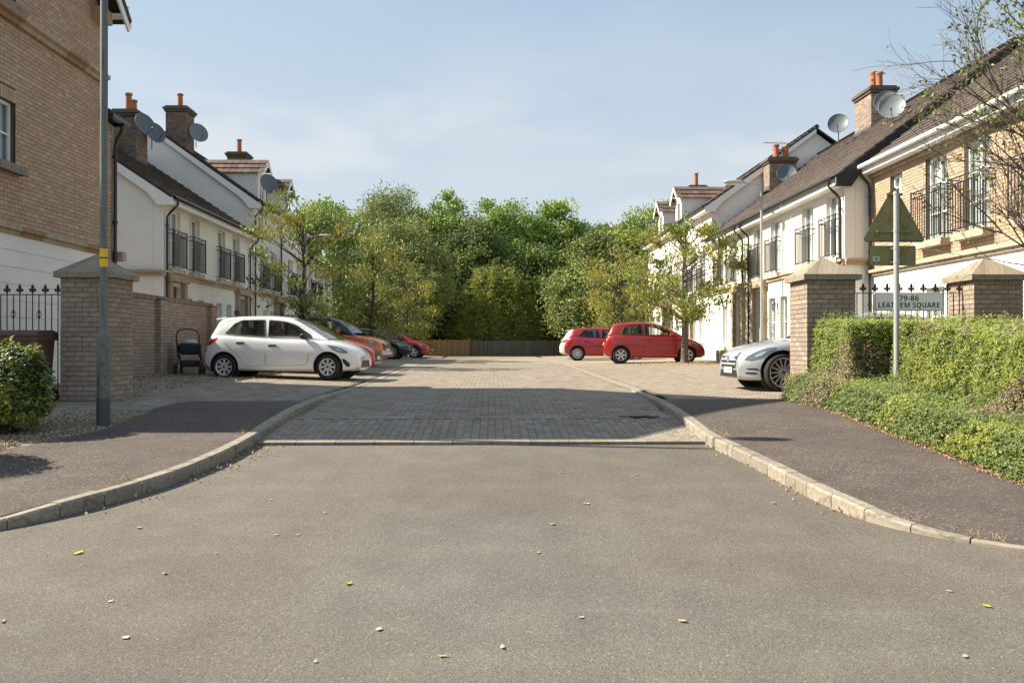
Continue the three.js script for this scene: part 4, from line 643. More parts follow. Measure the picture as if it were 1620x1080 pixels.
  const toT = (x, y) => { const yb = deckF(x) - 0.012, yr = Math.max(roofF(x), yb + 0.004), h = yr - yb, yc = yr - Math.min(0.085, h * 0.35); return clamp(0.5 * (y - yb) / Math.max(1e-4, yc - yb), 0.012, 0.485); };
  const SC = 1.3; // domain scale of t for even triangles
  const drape = (pts, holes, off, mirror, max = 0.07) => {
    let g = new THREE.ShapeGeometry(shape(pts.map(([x, q]) => [x, q * SC]), holes.map((h) => h.map(([x, q]) => [x, q * SC])))); g = tessel(max).modify(g.toNonIndexed()); const p = g.attributes.position, n = [], e = 0.004;
    for (let i = 0; i < p.count; i++) { const x = clamp(p.getX(i), x0, x1), q = clamp(p.getY(i) / SC); const a = cab(x, q), ax = cab(Math.min(x1, x + e), q), bx = cab(Math.max(x0, x - e), q), at = cab(x, Math.min(1, q + e)), bt = cab(x, Math.max(0, q - e)); const u = new THREE.Vector3(ax[0] - bx[0], ax[1] - bx[1], ax[2] - bx[2]), v = new THREE.Vector3(at[0] - bt[0], at[1] - bt[1], at[2] - bt[2]); const N = v.cross(u).normalize().multiplyScalar(-1); if (N.y * 0.6 + N.z < 0) N.multiplyScalar(-1); p.setXYZ(i, a[0] + N.x * off, a[1] + N.y * off, mirror * (a[2] + N.z * off)); n.push(N.x, N.y, mirror * N.z); }
    g.setAttribute('normal', new THREE.Float32BufferAttribute(n, 3)); g.deleteAttribute('uv'); g = clean(g); { const P = g.attributes.position, Nn = g.attributes.normal, A = new THREE.Vector3(), B = new THREE.Vector3(), C = new THREE.Vector3(), F = new THREE.Vector3(); for (let i = 0; i < P.count; i += 3) { A.fromBufferAttribute(P, i); B.fromBufferAttribute(P, i + 1); C.fromBufferAttribute(P, i + 2); F.fromBufferAttribute(Nn, i); if (B.clone().sub(A).cross(C.clone().sub(A)).dot(F) < 0) for (const at of [P, Nn]) for (let k = 0; k < 3; k++) { const a = at.array, m = a[i * 3 + 3 + k]; a[i * 3 + 3 + k] = a[i * 3 + 6 + k]; a[i * 3 + 6 + k] = m; } } } return g;
  };
  const ws = S.screen, rs = S.rear, tw = 0.665; // [x at top, x at base]
  const outline = [[x0, 0], [x1, 0]];
  outline.push([x1, tw], [ws[1], tw], [ws[0], tw + 0.02], [ws[0], 1], [rs[0], 1], [rs[0], tw + 0.03], [rs[1], tw + 0.01], [rs[1], 1], [x0, 1]);
  const wins = S.windows.map((w) => w.map(([x, y]) => [x, toT(x, y)]));
  const cabG = merge([1, -1].map((m) => drape(outline, wins, 0, m)));
  mesh(S.roofPaint ? 'cabin' : 'cabin', cabG, S.cabinPaint || S.paint, t);
  if (S.roofPaint) mesh('roof_panel', merge([1, -1].map((m) => drape([[rs[0] + 0.02, 0.5], [ws[0] - 0.01, 0.5], [ws[0] - 0.01, 1], [rs[0] + 0.02, 1]], [], 0.004, m))), S.roofPaint, t);
  for (const m of [1, -1]) wins.forEach((w, i) => { mesh('side_window', drape(w, [], -0.004, m), S.windows[i].dark ? CM.glassDark : CM.glass, t); });
  mesh('windscreen', merge([1, -1].map((m) => drape([[ws[0], tw + 0.02], [ws[1], tw], [ws[1], 1], [ws[0], 1]], [], -0.004, m))), CM.glass, t);
  mesh('rear_window', merge([1, -1].map((m) => drape([[rs[1], tw + 0.01], [rs[0], tw + 0.03], [rs[0], 1], [rs[1], 1]], [], -0.004, m))), CM.glassDark, t);
  { // dark frame line round the side glass
    for (const m of [1, -1]) for (const w of wins) { const q = []; for (let i = 0; i < w.length; i++) { const [ax, at] = w[i], [bx, bt] = w[(i + 1) % w.length]; for (let k = 0; k < 4; k++) { const c = cab(lerp(ax, bx, k / 4), lerp(at, bt, k / 4)); q.push([c[0], c[1], m * (c[2] + 0.001)]); } } const cu = new THREE.CatmullRomCurve3(q.map((p) => new THREE.Vector3(...p)), true, 'catmullrom', 0.1); mesh('window_trim', new THREE.TubeGeometry(cu, q.length * 3, 0.011, 5, true), CM.trim, t); }
  }
  { // interior
    const D = []; const zs = range(x0 + 0.3, x1 - 0.18, 14), P = [], Ix = []; zs.forEach((x) => { const w = planF(x) * 0.86, y = deckF(x) + (S.crown ?? 0.03) + 0.012; P.push(x, y, -w, x, y, w); }); for (let i = 0; i < zs.length - 1; i++) { const a = 2 * i; Ix.push(a, a + 2, a + 1, a + 1, a + 2, a + 3); } const g = new THREE.BufferGeometry(); g.setAttribute('position', new THREE.Float32BufferAttribute(P, 3)); g.setIndex(Ix); g.computeVertexNormals(); mesh('cabin_floor', g, CM.inside, t);
    const sx = S.seatX || [mid - 0.05, mid - 0.85];
    sx.forEach((x, r) => { for (const s of [-1, 1]) { const y = deckF(x); const back = rbox(0.13, 0.28, 0.46, 0.05, 0, y + 0.10, s * 0.36); back.rotateZ(0); const hd = rbox(0.09, 0.16, 0.25, 0.035, -0.03, y + 0.31, s * 0.36); const q = merge([back, hd]); q.translate(x, 0, 0); mesh('seat', q, CM.seat, t); } });
    const sw = new THREE.TorusGeometry(0.18, 0.015, 8, 24); sw.rotateY(Math.PI / 2); sw.rotateZ(0.45); sw.translate(sx[0] + 0.55, deckF(sx[0] + 0.55) + 0.05, 0.36); mesh('steering_wheel', sw, CM.inside, t);
    mesh('rear_view_mirror', rbox(0.03, 0.06, 0.22, 0.012, ws[0] + 0.12, roofF(ws[0] + 0.12) - 0.08, 0), CM.trim, t);
  }
  // draped details on the lower body
  const sidePatch = (poly, off = 0.005, max = 0.06, sides = [1, -1]) => merge(sides.map((m) => { let g = new THREE.ShapeGeometry(shape(poly)); g = tessel(max).modify(g.toNonIndexed()); const p = g.attributes.position; for (let i = 0; i < p.count; i++) { const x = p.getX(i), y = p.getY(i); const z = sideZ(x, y); const dz = (sideZ(Math.min(L, x + 0.01), y) - sideZ(Math.max(0, x - 0.01), y)) / 0.02, l = Math.hypot(1, dz); p.setXYZ(i, x - dz / l * off, y, m * (z + off / l)); } g.deleteAttribute('normal'); g.computeVertexNormals(); return clean(g); }));
  const frontX = (z, y, rear) => { for (let d = 0; d < 1.2; d += 0.005) { const x = rear ? d : L - d; const s = sec(x); if (y > deckF(x) + 0.02 || y < botF(x) - 0.02) continue; if (Math.abs(z) <= sideZ(x, Math.min(y, deckF(x) - 0.02)) + 0.001) return x; } return rear ? 0.2 : L - 0.2; };
  const endPatch = (poly, off = 0.006, rear = false, max = 0.05) => { let g = new THREE.ShapeGeometry(shape(poly)); g = tessel(max).modify(g.toNonIndexed()); const p = g.attributes.position; for (let i = 0; i < p.count; i++) { const z = p.getX(i), y = p.getY(i); p.setXYZ(i, frontX(z, y, rear) + (rear ? -off : off), y, z); } g.deleteAttribute('normal'); g.computeVertexNormals(); return clean(g); };
  const seam = (pts, m, w = 0.009) => tube(pts.map(([x, y]) => [x, y, m * (sideZ(x, y) - w * 0.25)]), w * 0.5, pts.length * 6, 5);
  for (const d of S.seams || []) for (const m of [1, -1]) mesh('door_seam', seam(d, m), CM.seam, t);
  for (const [x, y] of S.handles || []) for (const m of [1, -1]) { const g = rbox(0.2, 0.035, 0.03, 0.012, x, y, m * (sideZ(x, y) + 0.012)); mesh('door_handle', g, S.handleMat || S.paint, t); const cup = sidePatch([[x - 0.1, y - 0.045], [x + 0.09, y - 0.045], [x + 0.09, y + 0.02], [x - 0.1, y + 0.02]], 0.003, 0.06, [m]); mesh('handle_recess', cup, CM.trim, t); }
  for (const p of S.headlamps || []) for (const m of [1, -1]) { const h = mesh('headlight', sidePatch(p, 0.006, 0.05, [m]), S.lampMat || CM.lamp, t); const c = p.reduce((a, q) => [a[0] + q[0] / p.length, a[1] + q[1] / p.length], [0, 0]); const b = p.map(([x, y]) => [lerp(c[0], x, 0.38), lerp(c[1], y, 0.42)]); mesh('lamp_unit', sidePatch(b, 0.011, 0.05, [m]), CM.lampDark, h); }
  for (const p of S.tails || []) for (const m of [1, -1]) mesh('tail_light', sidePatch(p, 0.006, 0.04, [m]), CM.tail, t);
  for (const p of S.sideTrim || []) for (const m of [1, -1]) mesh('side_trim', sidePatch(p, 0.006, 0.06, [m]), CM.trim, t);
  for (const [p, mat, rear, nm] of S.ends || []) mesh(nm, endPatch(p, nm === 'number_plate' ? 0.016 : nm === 'grille_bar' ? 0.014 : 0.007, rear), mat, t);
  for (const m of [1, -1]) { const [mx, my] = S.mirror; const z = m * (planF(mx) * 0.93 + 0.09); const g = rbox(0.13, 0.13, 0.2, 0.045, mx, my, z); mesh('door_mirror', merge([g, box(0.06, 0.03, 0.12, mx + 0.02, my - 0.06, m * (planF(mx) * 0.93))]), S.mirrorMat || CM.trim, t); }
  if (S.spoiler) { const sx = rs[0] - 0.07, g = rbox(0.24, 0.04, W * 0.6, 0.016, 0, 0, 0); g.rotateZ(0.16); g.translate(sx, roofF(rs[0] + 0.03) + 0.008, 0); mesh('spoiler', g, S.spoilerMat || S.paint, t); }
  if (S.aerial) mesh('roof_aerial', rod([S.aerial, roofF(S.aerial), 0], [S.aerial - 0.12, roofF(S.aerial) + 0.16, 0], 0.005), CM.trim, t);
  if (S.roofRails) for (const m of [1, -1]) { const q = range(rs[0] + 0.1, ws[0] - 0.05, 8).map((x) => { const c = cab(x, 0.62); return [x, c[1] + 0.045, m * (c[2] - 0.02)]; }); mesh('roof_rail', tube(q, 0.016, 24, 6), CM.trim, t); }
  // wheels
  const wg = S.wheelShape;
  for (const ax of [axR, axF]) for (const m of [1, -1]) { const w = part('wheel', t); w.position.set(ax, R, m * (W / 2 - 0.115)); if (m < 0) w.rotation.y = Math.PI; if (ax === axF && S.steer) w.rotation.y += S.steer; mesh('tyre', wg.tyre, CM.tyre, w); mesh('rim', wg.rim, S.rimMat || CM.rim, w); mesh('brake_disc', wg.back, CM.disc, w); mesh('hub_cap', wg.cap, CM.rimDark, w); }
  return t;
}
// placing: the car's front axle direction; front points along +x when heading = 0. pos is the ground point under the car's rear end centre
function parkCar(S, name, label, group, xRear, Z, heading, y) {
  const c = Math.cos(heading), s = Math.sin(heading); // heading > 0 turns the nose towards the camera
  const t = buildCar(S, name, label, group, [xRear, y, -Z], 0); t.rotation.order = 'YZX'; t.rotation.y = -heading; return t;
}
const rr = (a, b, n = 8) => a;
const hatch = { // five door supermini
  L: 3.9, W: 1.70, axR: 0.58, axF: 3.05, wheelR: 0.292,
  deck: [[0, 0.60], [0.03, 0.70], [0.09, 0.84], [0.18, 0.97], [0.35, 1.03], [1.0, 0.99], [2.0, 0.93], [2.75, 0.905], [3.05, 0.89], [3.35, 0.82], [3.62, 0.72], [3.78, 0.63], [3.87, 0.55], [3.9, 0.49]],
  roof: [[0.12, 0.93], [0.24, 1.13], [0.40, 1.37], [0.52, 1.425], [0.9, 1.465], [1.45, 1.475], [1.9, 1.445], [2.2, 1.375], [2.6, 1.17], [3.0, 0.935], [3.08, 0.89]],
  screen: [2.13, 2.98], rear: [0.44, 0.21],
  windows: [[[0.60, 1.075], [0.78, 1.29], [0.95, 1.37], [1.50, 1.40], [1.55, 1.0], [1.0, 1.035]], [[1.63, 0.995], [1.60, 1.40], [2.0, 1.36], [2.3, 1.23], [2.62, 1.03], [2.66, 0.955]]],
  seams: [[[1.59, 0.98], [1.59, 0.6], [1.57, 0.34]], [[2.02 + 0.6, 0.93], [2.62, 0.6], [2.55, 0.34]], [[1.57, 0.33], [2.1, 0.325], [2.55, 0.34]], [[0.6, 1.02], [0.62, 0.85], [0.78, 0.68], [0.98, 0.5], [1.06, 0.34], [1.57, 0.33]]],
  handles: [[0.98, 0.86], [2.0 - 0.25, 0.80]], handleMat: null, mirror: [2.5, 1.0],
  headlamps: [[[3.02, 0.80], [3.25, 0.775], [3.5, 0.70], [3.62, 0.64], [3.60, 0.60], [3.42, 0.615], [3.2, 0.69]]],
  tails: [[[0.10, 0.80], [0.2, 0.93], [0.42, 0.975], [0.30, 0.86], [0.16, 0.79]]],
  sideTrim: [[[3.46, 0.49], [3.56, 0.46], [3.68, 0.36], [3.66, 0.29], [3.58, 0.30], [3.49, 0.40]]],
  ends: [[[[-0.42, 0.27], [0.42, 0.27], [0.34, 0.43], [-0.34, 0.43]], CM.trim, false, 'grille'], [[[-0.26, 0.44], [0.26, 0.44], [0.26, 0.545], [-0.26, 0.545]], CM.plateW, false, 'number_plate'], [[[-0.26, 0.62], [0.26, 0.62], [0.26, 0.725], [-0.26, 0.725]], CM.plateY, true, 'number_plate']],
  spoiler: [0.36, 1.425, 0.2], seatX: [1.75, 0.95],
  wheelShape: wheelGeo(0.292, 0.2, 0.19, 8, 0.034),
};
const white = carPaint([0.80, 0.79, 0.76]), redA = carPaint([0.46, 0.012, 0.014], 0.1), redB = carPaint([0.33, 0.010, 0.008], 0.2), redC = carPaint([0.30, 0.005, 0.014], 0.25), orange = carPaint([0.56, 0.115, 0.012], 0.3), navy = carPaint([0.010, 0.015, 0.028], 0.2), silver = carPaint([0.52, 0.545, 0.565], 0.55), blackPaint = carPaint([0.01, 0.01, 0.011]);
const nosed = (S, k, kr = 1) => { const f = (x) => x > S.axF ? S.axF + (x - S.axF) * k : x < S.axR ? S.axR - (S.axR - x) * kr : x, P = (p) => p.map(([x, y]) => [f(x), y]), sh = S.axR - f(0) - S.axR; const d = -f(0) * -1, o = f(0), Q = (p) => P(p).map(([x, y]) => [x - o, y]); return { ...S, L: f(S.L) - o, axR: S.axR - o, axF: S.axF - o, deck: Q(S.deck), roof: Q(S.roof), bottom: S.bottom && Q(S.bottom), headlamps: S.headlamps.map(Q), tails: (S.tails || []).map(Q), sideTrim: (S.sideTrim || []).map(Q), seams: S.seams.map(Q), windows: S.windows.map(Q), handles: Q(S.handles), mirror: [S.mirror[0] - o, S.mirror[1]], screen: S.screen.map((x) => x - o), rear: S.rear.map((x) => f(x) - o), seatX: S.seatX.map((x) => x - o), noseLen: (S.noseLen || 0.75) * k }; };
const carG = 'cars parked in the bays';
parkCar({ ...nosed(hatch, 0.80, 0.88), paint: white, handleMat: CM.chrome, steer: -0.12 }, 'parked_car', 'white five door hatchback in front of the pram, nose towards the road', carG, -6.66, 21.6, rad(6), PY(-5.2, 20.7) - 0.02);
const hatch2 = { ...hatch, L: 4.02, W: 1.74, axF: 3.2, wheelR: 0.3, deck: hatch.deck.map(([x, y]) => [x * 4.02 / 3.9, y + 0.01]), roof: hatch.roof.map(([x, y]) => [x * 4.02 / 3.9, y * 0.99]), screen: [2.2, 3.08], rear: [0.46, 0.22], windows: hatch.windows.map((w) => w.map(([x, y]) => [x * 4.02 / 3.9, y])), wheelShape: wheelGeo(0.3, 0.21, 0.19, 5, 0.05), seatX: [1.8, 1.0], sideTrim: [],
  ends: [[[[-0.5, 0.3], [0.5, 0.3], [0.44, 0.56], [-0.44, 0.56]], CM.trim, false, 'grille'], [[[-0.26, 0.36], [0.26, 0.36], [0.26, 0.465], [-0.26, 0.465]], CM.plateW, false, 'number_plate']], headlamps: [[[3.28, 0.80], [3.5, 0.765], [3.72, 0.68], [3.80, 0.63], [3.74, 0.60], [3.5, 0.65], [3.34, 0.73]]] };
parkCar({ ...hatch2, paint: redA }, 'parked_car', 'bright red hatchback mostly hidden behind the white hatchback', carG, -7.15, 24.6, rad(2), PY(-5.2, 24.6) - 0.02);
const suv = { L: 4.35, W: 1.82, axR: 0.82, axF: 3.46, wheelR: 0.345, archTrim: true, tumble: 0.26,
  deck: [[0, 0.72], [0.03, 0.86], [0.1, 1.0], [0.25, 1.08], [1.0, 1.08], [2.4, 1.05], [3.1, 1.03], [3.5, 0.99], [3.9, 0.92], [4.15, 0.84], [4.28, 0.74], [4.35, 0.6]],
  roof: [[0.12, 1.0], [0.28, 1.3], [0.42, 1.55], [0.7, 1.61], [1.4, 1.64], [2.3, 1.625], [2.75, 1.54], [3.1, 1.34], [3.4, 1.06], [3.46, 1.02]],
  bottom: [[0, 0.44], [0.15, 0.3], [0.5, 0.26], [3.7, 0.25], [4.2, 0.27], [4.35, 0.38]],
  screen: [2.62, 3.36], rear: [0.48, 0.2],
  windows: [[[0.62, 1.16], [0.78, 1.46], [1.1, 1.53], [1.76, 1.55], [1.80, 1.12]], [[1.88, 1.12], [1.85, 1.55], [2.4, 1.53], [2.75, 1.40], [3.02, 1.2], [3.05, 1.10]]],
  seams: [[[1.74, 1.08], [1.74, 0.7], [1.72, 0.4]], [[2.8, 1.05], [2.82, 0.7], [2.78, 0.4]], [[0.75, 1.08], [0.9, 0.9], [1.15, 0.6], [1.2, 0.4]]], handles: [[1.2, 0.95], [2.0, 0.93]], mirror: [2.9, 1.14],
  headlamps: [[[3.75, 0.90], [4.02, 0.86], [4.2, 0.76], [4.18, 0.70], [3.95, 0.76]]], tails: [[[0.06, 0.86], [0.3, 1.0], [0.5, 1.0], [0.2, 0.84]]], sideTrim: [[[1.2, 0.28], [2.85, 0.28], [2.85, 0.4], [1.2, 0.4]]],
  ends: [[[[-0.6, 0.5], [0.6, 0.5], [0.5, 0.74], [-0.5, 0.74]], CM.trim, false, 'grille'], [[[-0.7, 0.36], [0.7, 0.36], [0.66, 0.45], [-0.66, 0.45]], CM.galvPale || CM.rim, false, 'skid_plate'], [[[-0.26, 0.47], [0.26, 0.47], [0.26, 0.575], [-0.26, 0.575]], CM.plateW, false, 'number_plate']],
  seatX: [2.1, 1.2], wheelShape: wheelGeo(0.345, 0.235, 0.21, 5, 0.055), roofRails: true, paint: orange, cabinPaint: blackPaint, mirrorMat: orange };
parkCar(suv, 'parked_car', 'orange crossover with black roof and pillars, between red and navy cars', carG, -7.85, 30.9, rad(9), PY(-6, 30.6) - 0.02);
const saloonish = { ...hatch2, L: 4.3, W: 1.79, axR: 0.8, axF: 3.42, wheelR: 0.32, deck: hatch.deck.map(([x, y]) => [x * 4.3 / 3.9, y * 0.97]), roof: hatch.roof.map(([x, y]) => [x * 4.3 / 3.9, y * 0.98]), screen: [2.35, 3.28], rear: [0.49, 0.24], windows: hatch.windows.map((w) => w.map(([x, y]) => [x * 4.3 / 3.9, y * 0.98])), wheelShape: wheelGeo(0.32, 0.225, 0.2, 10, 0.026), headlamps: [[[3.5, 0.775], [3.75, 0.735], [4.0, 0.65], [4.08, 0.60], [4.0, 0.57], [3.75, 0.62], [3.56, 0.70]]], seatX: [1.95, 1.1], mirror: [2.76, 0.99], seams: [[[1.75, 0.95], [1.75, 0.6], [1.73, 0.34]], [[2.88, 0.9], [2.88, 0.6], [2.82, 0.34]]], handles: [[1.1, 0.84], [1.95, 0.79]] };
parkCar({ ...saloonish, paint: navy }, 'parked_car', 'dark navy hatchback between the orange crossover and a far red car', carG, -8.05, 42.6, rad(4), PY(-6, 42.6) - 0.02);
parkCar({ ...hatch2, paint: redC }, 'parked_car', 'deep red car parked past the navy hatchback, nose by the timber fence', carG, -7.2, 47.4, rad(4), PY(-5, 47.4) - 0.02);
// right side: tails to the road
const three = { L: 3.78, W: 1.695, axR: 0.62, axF: 3.08, wheelR: 0.298, tumble: 0.28,
  deck: [[0, 0.58], [0.03, 0.72], [0.08, 0.88], [0.16, 1.0], [0.35, 1.045], [1.2, 1.0], [2.3, 0.965], [2.8, 0.955], [3.05, 0.93], [3.35, 0.84], [3.58, 0.73], [3.7, 0.63], [3.76, 0.55], [3.78, 0.48]],
  roof: [[0.1, 0.96], [0.2, 1.16], [0.32, 1.39], [0.46, 1.46], [0.9, 1.515], [1.35, 1.53], [1.8, 1.50], [2.15, 1.41], [2.6, 1.2], [3.0, 0.975], [3.06, 0.93]],
  screen: [2.08, 2.97], rear: [0.36, 0.17],
  windows: [[[0.62, 1.08], [0.74, 1.30], [0.9, 1.40], [1.40, 1.44], [1.46, 1.04]], [[1.54, 1.035], [1.50, 1.445], [1.9, 1.40], [2.25, 1.26], [2.62, 1.06], [2.66, 1.0]]],
  seams: [[[1.48, 1.0], [1.46, 0.6], [1.44, 0.34]], [[2.68, 0.97], [2.7, 0.6], [2.62, 0.34]]], handles: [[1.66, 0.88]], mirror: [2.5, 1.06], mirrorMat: redB,
  headlamps: [[[3.02, 0.85], [3.3, 0.79], [3.55, 0.69], [3.6, 0.63], [3.4, 0.67], [3.12, 0.76]]], tails: [[[0.08, 0.74], [0.1, 0.92], [0.3, 0.99], [0.36, 0.9], [0.16, 0.76]]],
  ends: [[[[-0.26, 0.66], [0.26, 0.66], [0.26, 0.77], [-0.26, 0.77]], CM.plateY, true, 'number_plate'], [[[-0.42, 0.28], [0.42, 0.28], [0.4, 0.46], [-0.4, 0.46]], CM.trim, false, 'grille']],
  seatX: [1.65, 0.85], wheelShape: wheelGeo(0.298, 0.21, 0.185, 6, 0.044), paint: redB };
parkCar(three, 'parked_car', 'orange red three door hatchback behind the young tree trunk, tail to the road', carG, 4.28, 33.9, rad(4), PY(6.2, 33.5) + 0.005);
parkCar({ ...hatch2, paint: redC, wheelShape: wheelGeo(0.3, 0.215, 0.19, 12, 0.022), windows: hatch2.windows.map((w) => { const q = w.slice(); q.dark = true; return q; }), ends: [[[[-0.26, 0.62], [0.26, 0.62], [0.26, 0.725], [-0.26, 0.725]], CM.plateY, true, 'number_plate']] }, 'parked_car', 'crimson hatchback with dark glass half hidden by the three door hatchback', carG, 3.35, 40.6, rad(5), PY(5.2, 40.6) - 0.005);
parkCar({ ...saloonish, paint: white, ends: [[[[-0.26, 0.62], [0.26, 0.62], [0.26, 0.725], [-0.26, 0.725]], CM.plateY, true, 'number_plate']] }, 'parked_car', 'white car of which only the tail shows past the crimson hatchback', carG, 3.40, 44.4, rad(4), PY(5.2, 44.4) - 0.005);
// silver four door coupe, nose towards the road (front points to -x)
const coupe = { L: 4.94, W: 1.88, axR: 1.17, axF: 4.12, wheelR: 0.335, crown: 0.04, noseIn: 0.34, noseLen: 0.8, tumble: 0.34,
  deck: [[0, 0.62], [0.04, 0.8], [0.14, 0.93], [0.4, 0.99], [1.2, 0.97], [2.6, 0.93], [3.3, 0.925], [3.7, 0.915], [4.1, 0.865], [4.5, 0.79], [4.75, 0.71], [4.88, 0.63], [4.94, 0.52]],
  roof: [[0.5, 0.985], [0.9, 1.16], [1.4, 1.34], [1.9, 1.41], [2.3, 1.42], [2.7, 1.37], [3.1, 1.2], [3.5, 0.97], [3.6, 0.92]],
  screen: [2.62, 3.5], rear: [1.35, 0.6],
  windows: [[[1.15, 1.05], [1.5, 1.26], [1.9, 1.34], [2.12, 1.355], [2.15, 1.0]], [[2.2, 0.995], [2.18, 1.355], [2.5, 1.335], [2.85, 1.2], [3.15, 1.03], [3.18, 0.96]]],
  seams: [[[2.18, 0.93], [2.18, 0.6], [2.15, 0.32]], [[3.3, 0.9], [3.32, 0.6], [3.25, 0.32]]], handles: [[1.6, 0.82], [2.55, 0.80]], mirror: [3.1, 1.0], mirrorMat: silver,
  headlamps: [[[4.24, 0.79], [4.42, 0.775], [4.62, 0.715], [4.78, 0.635], [4.84, 0.555], [4.72, 0.54], [4.5, 0.60], [4.33, 0.69]]],
  sideTrim: [[[4.56, 0.37], [4.62, 0.41], [4.78, 0.41], [4.82, 0.39], [4.66, 0.38]], [[4.58, 0.31], [4.66, 0.335], [4.82, 0.335], [4.82, 0.31], [4.66, 0.30]]],
  bottom: [[0, 0.34], [0.15, 0.24], [0.6, 0.2], [4.3, 0.18], [4.75, 0.19], [4.94, 0.24]],
  ends: [[[[-0.44, 0.40], [0.44, 0.40], [0.50, 0.69], [-0.50, 0.69]], CM.trim, false, 'grille'], ...[0.48, 0.56, 0.64].map((y) => [[[-0.46, y - 0.014], [0.46, y - 0.014], [0.46, y + 0.014], [-0.46, y + 0.014]], CM.rim, false, 'grille_bar']), [[[-0.55, 0.235], [0.55, 0.235], [0.5, 0.37], [-0.5, 0.37]], CM.trim, false, 'lower_intake'], [[[-0.26, 0.31], [0.26, 0.31], [0.26, 0.42], [-0.26, 0.42]], CM.plateW, false, 'number_plate']],
  seatX: [2.45, 1.55], wheelShape: wheelGeo(0.335, 0.268, 0.24, 14, 0.019, 'thin'), rimMat: std([0.42, 0.40, 0.385], 0.35, { metalness: 0.3 }), paint: silver, lampMat: phys([0.12, 0.13, 0.14], 0.08, { clearcoat: 1 }), steer: 0.1 };
{
  const t = buildCar(nosed(coupe, 0.87), 'parked_car', 'low silver four door coupe with chrome grille, nose past the brick pier', carG, [9.28, PY(6, 16.4) - 0.02, -16.6], Math.PI - rad(0)); t.rotation.y = Math.PI + rad(1);
  const ring = new THREE.TorusGeometry(0.07, 0.009, 8, 24); ring.rotateY(Math.PI / 2); ring.translate(4.84, 0.56, 0); mesh('round_emblem', merge([ring, ...[90, 210, 330].map((a) => rod([4.84, 0.56, 0], [4.84, 0.56 + 0.068 * Math.sin(rad(a)), 0.068 * Math.cos(rad(a))], 0.007))]), CM.chrome, t);
}
// ---------------------------------------------------------------- foliage
function leafGeo(w, l, n = 1, spread = 0, seed = 1) { // n pointed leaves folded along the midrib, tip along +y
  const rnd = makeRng(seed), L = [];
  for (let i = 0; i < n; i++) {
    const g = new THREE.BufferGeometry(), f = w * 0.18; // 4 triangles
    g.setAttribute('position', new THREE.Float32BufferAttribute([0, 0, 0, w / 2, l * 0.42, f, 0, l * 0.46, 0, 0, l * 0.46, 0, w / 2, l * 0.42, f, 0, l, f * 0.5, 0, 0, 0, 0, l * 0.46, 0, -w / 2, l * 0.42, f, 0, l * 0.46, 0, 0, l, f * 0.5, -w / 2, l * 0.42, f], 3));
    if (n > 1) { const a = rnd() * 6.28, b = 0.4 + rnd() * 1.3, sc = 0.7 + rnd() * 0.5; g.scale(sc, sc, sc); g.rotateX(b); g.rotateY(a); g.translate((rnd() - 0.5) * spread, (rnd() - 0.5) * spread, (rnd() - 0.5) * spread); }
    g.computeVertexNormals(); L.push(g);
  }
  return merge(L);
}
const leafMat = phys([1, 1, 1], 0.55, { transmission: 0.45, thickness: 0 }), leafMatHedge = phys([1, 1, 1], 0.5, { transmission: 0.22, thickness: 0 }), leafMatFar = phys([1, 1, 1], 0.75, { transmission: 0.3, thickness: 0 });
function leaves(name, geo, mat, list, parent) { // list: {p, q|dir, s, c}
  const im = new THREE.InstancedMesh(geo, mat, list.length), o = new THREE.Object3D(), c = new THREE.Color();
  list.forEach((t, i) => { o.position.set(...t.p); if (t.q) o.quaternion.copy(t.q); else o.rotation.set(t.r[0], t.r[1], t.r[2]); o.scale.setScalar(t.s); o.updateMatrix(); im.setMatrixAt(i, o.matrix); im.setColorAt(i, c.setRGB(...t.c)); });
  im.name = name; im.castShadow = im.receiveShadow = true; im.userData.kind = 'stuff'; parent.add(im); return im;
}
function limb(pts, r0, r1, rs = 6) { // tapered tube
  const c = new THREE.CatmullRomCurve3(pts.map((p) => new THREE.Vector3(...p)), false, 'centripetal'), n = Math.max(4, pts.length * 3), g = new THREE.TubeGeometry(c, n, 1, rs), p = g.attributes.position, ctr = [];
  for (let i = 0; i <= n; i++) ctr.push(c.getPointAt(i / n));
  for (let i = 0; i < p.count; i++) { const k = Math.floor(i / (rs + 1)), r = lerp(r0, r1, k / n), q = ctr[k]; p.setXYZ(i, q.x + (p.getX(i) - q.x) * r, q.y + (p.getY(i) - q.y) * r, q.z + (p.getZ(i) - q.z) * r); }
  return g;
}
const vary = (c, k, h) => [c[0] * k * (1 + h), c[1] * k, c[2] * k * (1 - h)];
